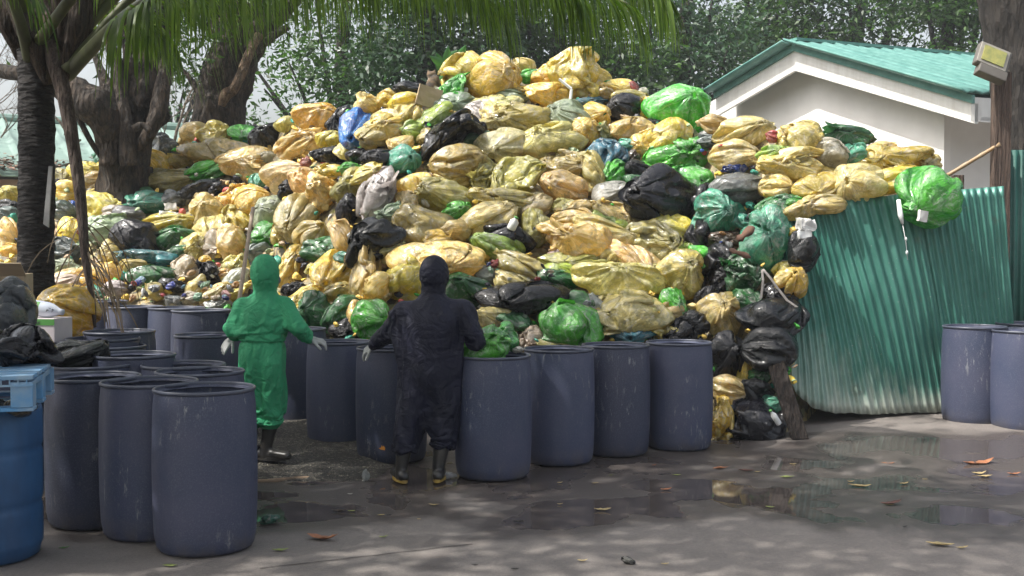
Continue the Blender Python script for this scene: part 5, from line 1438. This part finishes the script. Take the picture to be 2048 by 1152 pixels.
# scrap on the drum, litter boxes
dc=drum.__defaults__
p=P(764,899,8.545); m=MB(); m.add([p+Vector(v) for v in((-.012,0,0),(.022,0,-.006),(.024,0,.012),(.012,0,.03),(.006,0,.018),(-.002,0,.034),(-.008,0,.014),(-.026,0,.01))],[(0,1,2,3,4,5,6,7)])
o=m.build('sticker_scrap',M['orange'],loc=p); md=o.modifiers.new('s','SOLIDIFY'); md.thickness=.002; tag(o,'torn orange and white scrap stuck on a drum left of the man in dark','scrap')
def flatbox(px,py,D,w,h,dep,ang,mat,name,label,cat,ry=0):
    k=D/F; c=P(px,py,D); bm=bmesh.new(); bmesh.ops.create_cube(bm,size=1); bmesh.ops.subdivide_edges(bm,edges=bm.edges[:],cuts=5,use_grid_fill=True)
    Rb=rotm('Y',ang)@rotm('Z',ry); sd=Vector((px,py,1)); cr_=.16*min(w*k,dep,h*k)
    for v_ in bm.verts: q_=Vector((v_.co.x*w*k,v_.co.y*dep,v_.co.z*h*k)); q_+=noise.noise_vector(q_*18+sd)*cr_*1.6; v_.co=Rb@q_
    me_=bpy.data.meshes.new(name); bm.to_mesh(me_); bm.free(); o=obj_from(name,me_,mat); o.location=c; tag(o,label,cat); return o
def fd(px,py,off): return pd(px,py)-off
flatbox(341,413,fd(341,413,.22),22,13,.10,-4,M['foam'],'foam_box','small white foam box sitting on the orange yellow bag of the left slope','box',20)
flatbox(338,430,fd(338,430,.2),34,12,.10,3,M['black'],'black_tray','dark crumpled tray under the white foam box','tray',10)
flatbox(858,194,fd(858,194,.18),50,40,.03,14,M['carton'],'carton_piece','torn brown carton piece at the top left of the summit','carton',25)
m=MB(); pts=[P(1118,158,fd(1130,190,.35)),P(1143,178,fd(1130,190,.35)),P(1140,208,fd(1130,190,.35))]
for a,b in zip(pts,pts[1:]): m.tube([a,b],.018,6)
o=m.build('bent_picture_frame',M['white'],loc=pts[0]); tag(o,'bent white frame piece in front of the biggest summit bag','frame')  # bent piece of a white picture frame
flatbox(1611,449,10.2,30,22,.12,4,M['foam'],'foam_box','white foam box wedged at the top left corner of the green fence','box',15)
flatbox(1608,468,10.15,26,16,.06,-12,M['white'],'white_tray','white plastic tray just under the foam box at the fence corner','tray',5)
# bottles
def bottle(px,py,D,L_,r,ang,label,mat=None,cap='lab_green'):
    k=D/F; e=empty('bottle',P(px,py,D),label,'bottle'); m=MB().lathe([(.001,-.5),(.9,-.5),(1,-.45),(1,.2),(.45,.38),(.4,.5),(.001,.5)],20); Rr=rotm('Y',ang)@rotm('X',15)
    m.v=[tuple(Rr@Vector((x*r*k,y*r*k,z*L_*k))) for x,y,z in m.v]; m.build('bottle_body',mat or M['white'],None,True).parent=e
    c=Rr@Vector((0,0,L_*k*.53)); q=MB().lathe([(.001,-.5),(1,-.5),(1,.5),(.001,.5)],14); q.v=[tuple(c+Rr@Vector((x*r*k*.5,y*r*k*.5,z*L_*k*.1))) for x,y,z in q.v]; q.build('cap',M[cap],None,True).parent=e
bottle(1027,447,fd(1027,447,.33),26,9,25,'white plastic bottle sticking out of the black plastic in the middle of the heap')
bottle(1550,835,9.72,34,6,-35,'thin white and green bottle between the black bag and the leaning post')
bottle(287,583,fd(287,583,.2),18,4,3,'white can standing in the loose litter at the left foot of the heap')
bottle(700,470,fd(700,470,.3),10,5,50,'small bottle lying near the middle left of the heap')
# fabric strap
m=MB(); pr=None
for off in(0,6):
    pts=[P(1524+off*.3,538,9.85),P(1535+off,556,9.75),P(1545+off*1.6,575,9.7),P(1562+off*2,600,9.65),P(1585+off*1.5,614,9.6)] if off else [P(1524,540,9.85),P(1526,560,9.75),P(1524,580,9.72),P(1522,597,9.7)]
    for a,b in zip(pts,pts[1:]):
        w=Vector((.010,0,.003)); m.add([a-w,b-w,b+w,a+w],[(0,1,2,3)])
o=m.build('cloth_strap',simple('grey_strap',(.35,.32,.29),.8),loc=P(1535,556,9.7)); md=o.modifiers.new('s','SOLIDIFY'); md.thickness=.006; tag(o,'grey cloth strap hanging over the black bag at the fence','strap')
# drip of white hanging plastic on the fence
pts=[P(1797,400,10.55),P(1801,430,10.5),P(1805,448,10.5)]
m=MB().tube(pts,[.02,.026,.012],8); m.tube([pts[-1],P(1812,485,10.5),P(1815,520,10.5)],[.003,.003,.003],6)
for yy in(478,505): m.ellip(P(1812 if yy<490 else 1814,yy,10.48),(.012,.012,.02))
o=m.build('hanging_tube',M['white'],None,True,loc=pts[0]); tag(o,'white plastic drip tube hanging down over the fence front','tube')
flatbox(1845,432,10.4,18,22,.04,8,M['foam'],'carton_scrap','small white packet caught under the green bag on the fence','packet',20)
# brown carton flakes
M['flake']=simple('soggy_cardboard',(.15,.075,.045),.8,(.07,.035,.025),14,.3)
def flake(px,py,D,w,h,ang,label,mat='flake'):
    k=D/F; n=7; V=[];Fq=[]; Rr=rotm('Y',ang)
    for i in range(n):
        t=i/(n-1)*2-1; ww=(.55+.45*noise.noise(Vector((i*1.7,px,0)))*2)*h*k/2*(1 if 0<i<n-1 else .45)
        for s in(-1,0,1): V.append(tuple(Rr@Vector((t*w*k/2+.012*noise.noise(Vector((i,s,py))),.03*t*t+.03*(s if s>0 else 0),ww*s*(1+.3*noise.noise(Vector((i*2.3,s*3,px))))))))
    for i in range(n-1):
        for s in(0,1): Fq.append((i*3+s,(i+1)*3+s,(i+1)*3+s+1,i*3+s+1))
    o=obj_from('carton_flake',mesh_np('f',V,Fq,False),M[mat]); o.location=P(px,py,D); md=o.modifiers.new('s','SOLIDIFY'); md.thickness=.004; tag(o,label,'cardboard'); return o
flake(1493,467,9.85,44,26,-40,'upper brown cardboard flake on the jade green bag'); flake(1482,507,9.8,46,20,20,'lower brown cardboard flake beside the jade green bag')
# loose litter at the foot of the left slope
rr=random.Random(77); LC=[('red',(.5,.05,.06)),('navy blue',(.03,.06,.4)),('white',(.7,.7,.7)),('sky blue',(.2,.45,.6)),('pink',(.55,.3,.3)),('black',(.015,.015,.015)),('tan',(.4,.3,.18)),('silver grey',(.3,.32,.34)),('orange',(.55,.25,.04)),('pale green',(.3,.5,.35))]
PLC=['left of','just right of','above','below','between bags right of','under the edge of']
nl=0
for i in range(46):
    if i<30: px,py=rr.uniform(245,470),rr.uniform(560,606); where='in the litter behind the left drums'; 
    else:
        px,py,where=rr.choice([(rr.uniform(960,1000),rr.uniform(520,560),'beside the hooded olive bag'),(rr.uniform(1420,1500),rr.uniform(460,520),'in the hollow left of the jade green bag'),(rr.uniform(1060,1110),rr.uniform(520,560),'below the fan creased tan bag'),(rr.uniform(1150,1200),rr.uniform(595,650),'around the lumpy tan bag')])
    cn,c=LC[rr.randrange(len(LC))]; w=rr.uniform(10,22)
    lab=f"{rr.choice(['crumpled','flattened','torn','twisted'])} {cn} scrap {where}, {'left' if px<330 else 'midway' if px<400 else 'right' if px<470 else 'lying'} {'high' if i%2 else 'low'}"
    if lab in used: lab=lab.replace(' scrap ',' wrapper ')
    if lab in used: lab=lab.replace(' wrapper ',' shred ')
    if lab in used: continue
    used.add(lab)
    loosebag(px,py,pd(px,py)-.16,w,w*rr.uniform(.5,.9),c,lab,4000+i,None,rr.uniform(-60,60),'black' if cn=='black' else 'film','litter',depth=.06,group='loose litter scraps on the heap')
# ---------------------------------------------------------------- cat on the summit, seen from behind
cd=13.6; base=P(868,184,cd); k=cd/F
def cp(x,y,dy=0): return P(x,y,cd)+Vector((0,dy,0))
m=MB(); m.ellip(cp(866,172),(.085,.08,.115),nu=24,nv=16); m.ellip(cp(869,164),(.07,.07,.09)); m.capsule(cp(867,161),cp(863,153,.02),.055,.05); m.ellip(cp(863,150,.02),(.062,.058,.052))
m.ellip(cp(859,154,.0),(.022,.03,.02))
for x in(857,868): m.capsule(cp(x,146,.02),cp(x-1.5 if x<860 else x+1.5,138,.02),.022,.004)
for s in(-1,1): m.capsule(cp(866+s*8,172,-.01),cp(866+s*9,183,-.05),.04,.022); m.capsule(cp(866+s*5,168,.08),cp(866+s*5,183,.11),.022,.018)
m.tube([cp(872,182,-.05),cp(880,184,-.12),cp(884,182,-.17)],[.018,.016,.01],8)
me=union('body',m,.007,2)
mt,t,bb=nt('tabby_fur'); v=coords(t,(1,1,1),seedobj=False); n=ntex(t,v,14,3,.5,1); sx=N(t,'ShaderNodeSeparateXYZ'); L(t,v,sx.inputs[0])
n2=ntex(t,v,5,2); col=mix(t,ramp(t,n.outputs[0],[(.42,0),(.6,1)]),(.05,.042,.035),(.14,.095,.055)); L(t,mix(t,ramp(t,n2.outputs[0],[(.56,0),(.6,1)]),col,(.5,.47,.43)),bb.inputs['Base Color']); bb.inputs['Roughness'].default_value=.9
me.materials.append(mt); me.transform(Matrix.Translation(-base)); o=bpy.data.objects.new('cat',me); link(o); o.location=base; tag(o,'small tabby and white cat sitting with its back turned left of the summit bags','cat')
# ---------------------------------------------------------------- fallen leaves on the concrete
LV=[(645,1080,62,'o'),(767,1076,16,'g'),(680,1024,30,'d'),(703,1024,14,'g'),(868,1012,20,'y'),(762,1032,14,'y'),(838,1040,8,'y'),(700,990,9,'w'),(340,1134,28,'g'),(175,1060,34,'G'),(72,1103,22,'G'),(128,1098,18,'G'),
 (560,1103,30,'g'),(1037,1045,22,'k'),(1205,1022,30,'y'),(1165,1124,18,'y'),(1330,1130,14,'y'),(1441,938,30,'o'),(1492,943,28,'n'),(1523,880,22,'o'),(1573,901,24,'n'),(1628,885,34,'n'),(1655,906,22,'y'),(1662,896,10,'y'),
 (1720,975,38,'y'),(1750,978,0,'y'),(1805,888,18,'y'),(1865,910,26,'n'),(1893,907,26,'o'),(1932,903,42,'Y'),(1957,931,60,'o'),(1958,949,26,'y'),(1970,955,26,'y'),(1776,929,22,'o'),(1808,969,18,'y'),(1586,930,12,'y'),(1574,956,26,'g'),
 (1353,952,16,'g'),(1308,932,9,'o'),(1332,981,20,'o'),(1540,1016,16,'g'),(1880,1092,48,'y'),(1924,1098,22,'y'),(1782,1010,44,'n'),(1778,1011,16,'y'),(2028,950,24,'o'),(1990,886,14,'y'),(1190,968,12,'y'),(1120,967,10,'y'),(1810,1055,10,'k'),(1030,1140,14,'k'),(950,1132,12,'k'),(1702,965,12,'y'),(1222,952,8,'g'),(1515,945,10,'y'),(2042,897,16,'w'),(1850,960,9,'y'),(1400,1000,10,'k'),(1120,1010,10,'y'),(1290,960,10,'d')]
LCc=dict(o=((.42,.17,.08),'orange brown'),g=((.30,.36,.10),'pale green'),y=((.55,.42,.20),'tan yellow'),Y=((.68,.58,.16),'bright yellow'),n=((.14,.06,.045),'dark brown'),d=((.06,.04,.03),'wet dark'),k=((.025,.02,.018),'black shrivelled'),w=((.6,.58,.52),'whitish'),G=((.08,.25,.03),'fresh green'))
lmats={}
for kk,(c,nm) in LCc.items(): lmats[kk]=simple('fallen_leaf_'+nm.replace(' ','_'),c,.6,tuple(x*.55 for x in c),18,.2)
LM=[('the scuffed front drum',409,1100),('the kerb strip',620,955),('the navy clad boots',830,975),('the green filled drum',986,960),('the second last drum',1231,930),('the last row drum',1358,915),('the leaning post',1600,878),('the base of the fence',1740,860),('the sunlit drums',1950,870),('the bottom right corner',2040,1150),('the bottom centre',1024,1150),('the pavement joint',730,1115)]
for i,(px,py,w,ck) in enumerate(LV):
    if w<=0: continue
    r=random.Random(i*5+1); g=G(px,py); k=g.y/F; L_=w*k*.5*1.15; a=r.uniform(-.5,.5); cur=r.uniform(.25,.9); n=9; V=[];Fq=[]
    for s in range(n):
        t=s/(n-1)*2-1; ww=L_*.34*(1-abs(t)**1.8)+.0008
        z=.006+L_*cur*.5*t*t*(1 if t>0 else .6)
        for q in(-1,0,1): V.append((t*L_*math.cos(a)-q*ww*math.sin(a)*1.0,t*L_*math.sin(a)+q*ww*math.cos(a),z+abs(q)*ww*r.uniform(.25,.6)))
    for s in range(n-1):
        for q in(0,1): Fq.append((s*3+q,(s+1)*3+q,(s+1)*3+q+1,s*3+q+1))
    V.append((-L_*1.35*math.cos(a),-L_*1.35*math.sin(a),.012)); 
    o=obj_from('fallen_leaf',mesh_np('leaf',V[:-1],Fq),lmats[ck]); o.location=g
    md=o.modifiers.new('s','SOLIDIFY'); md.thickness=.0012
    m_=sorted(LM,key=lambda m:math.hypot(px-m[1],(py-m[2])*1.5)); sz='large' if w>36 else 'small' if w<15 else 'medium'
    done=None
    for mm in m_[:3]:
        for pos in ([('left of' if px<mm[1]-25 else 'right of' if px>mm[1]+25 else 'in front of')] ):
            for adj in ('','curled ','flat '):
                lab=f"{sz} {adj}{LCc[ck][1]} fallen leaf on the ground {pos} {mm[0]}"
                if lab not in used: done=lab; break
            if done: break
        if done: break
    if not done: done=f"{sz} {LCc[ck][1]} fallen leaf, another one near {m_[0][0]}, {i} along"
    used.add(done); tag(o,done,'leaf','fallen leaves on the wet concrete')
# ---------------------------------------------------------------- light and camera
SUN_EL=54; SX,SY=-.86,-.30
hz=MB().box((0,47,9.0),(124,126,24)).build('veil_box',None); hz['kind']='stuff'; hz['label']='thin pale volume added over the yard to imitate a glare veil'
hm=bpy.data.materials.new('glare_veil'); hm.use_nodes=True; ht=hm.node_tree; ht.nodes.remove(ht.nodes['Principled BSDF']); pv=ht.nodes.new('ShaderNodeVolumePrincipled'); pv.inputs['Color'].default_value=(.86,.9,.93,1); pv.inputs['Density'].default_value=VEIL; pv.inputs['Anisotropy'].default_value=.2  # thin volume added to imitate a pale veil of glare
ht.links.new(pv.outputs[0],ht.nodes['Material Output'].inputs['Volume']); hz.data.materials.append(hm)
w=bpy.data.worlds.new('World'); S.world=w; w.use_nodes=True; t=w.node_tree; bg=t.nodes['Background']
sk=t.nodes.new('ShaderNodeTexSky'); sk.sky_type='NISHITA'; sk.sun_disc=False; sk.sun_elevation=math.radians(SUN_EL); sk.sun_rotation=math.atan2(SX,SY)
sk.air_density=1.2; sk.dust_density=6; sk.ozone_density=1.0; sk.altitude=0
hs=t.nodes.new('ShaderNodeHueSaturation'); hs.inputs['Saturation'].default_value=.45; t.links.new(sk.outputs[0],hs.inputs['Color']); t.links.new(hs.outputs[0],bg.inputs[0]); bg.inputs[1].default_value=SKYS
l=bpy.data.lights.new('sun','SUN'); l.energy=SUNE; l.angle=math.radians(.6); l.color=(1,.965,.9); o=bpy.data.objects.new('sun',l); link(o)
v=Vector((SX,SY,0)).normalized()*math.cos(math.radians(SUN_EL))+Vector((0,0,math.sin(math.radians(SUN_EL)))); o.rotation_euler=v.to_track_quat('Z','Y').to_euler(); o.location=v*30
c=bpy.data.cameras.new('camera'); c.lens=36*F/2048; c.sensor_width=36; c.clip_end=1000; c.clip_start=.05; o=bpy.data.objects.new('camera',c); link(o); o.location=(0,0,H); o.rotation_euler=(math.pi/2-PITCH,0,0); S.camera=o
vs=S.view_settings; vs.view_transform='Standard'; vs.look='None'; vs.gamma=1; vs.exposure=EXPO; vs.use_curve_mapping=False
S.cycles.max_bounces=8; S.cycles.transparent_max_bounces=4; S.cycles.use_denoising=True
S.frame_set(1)
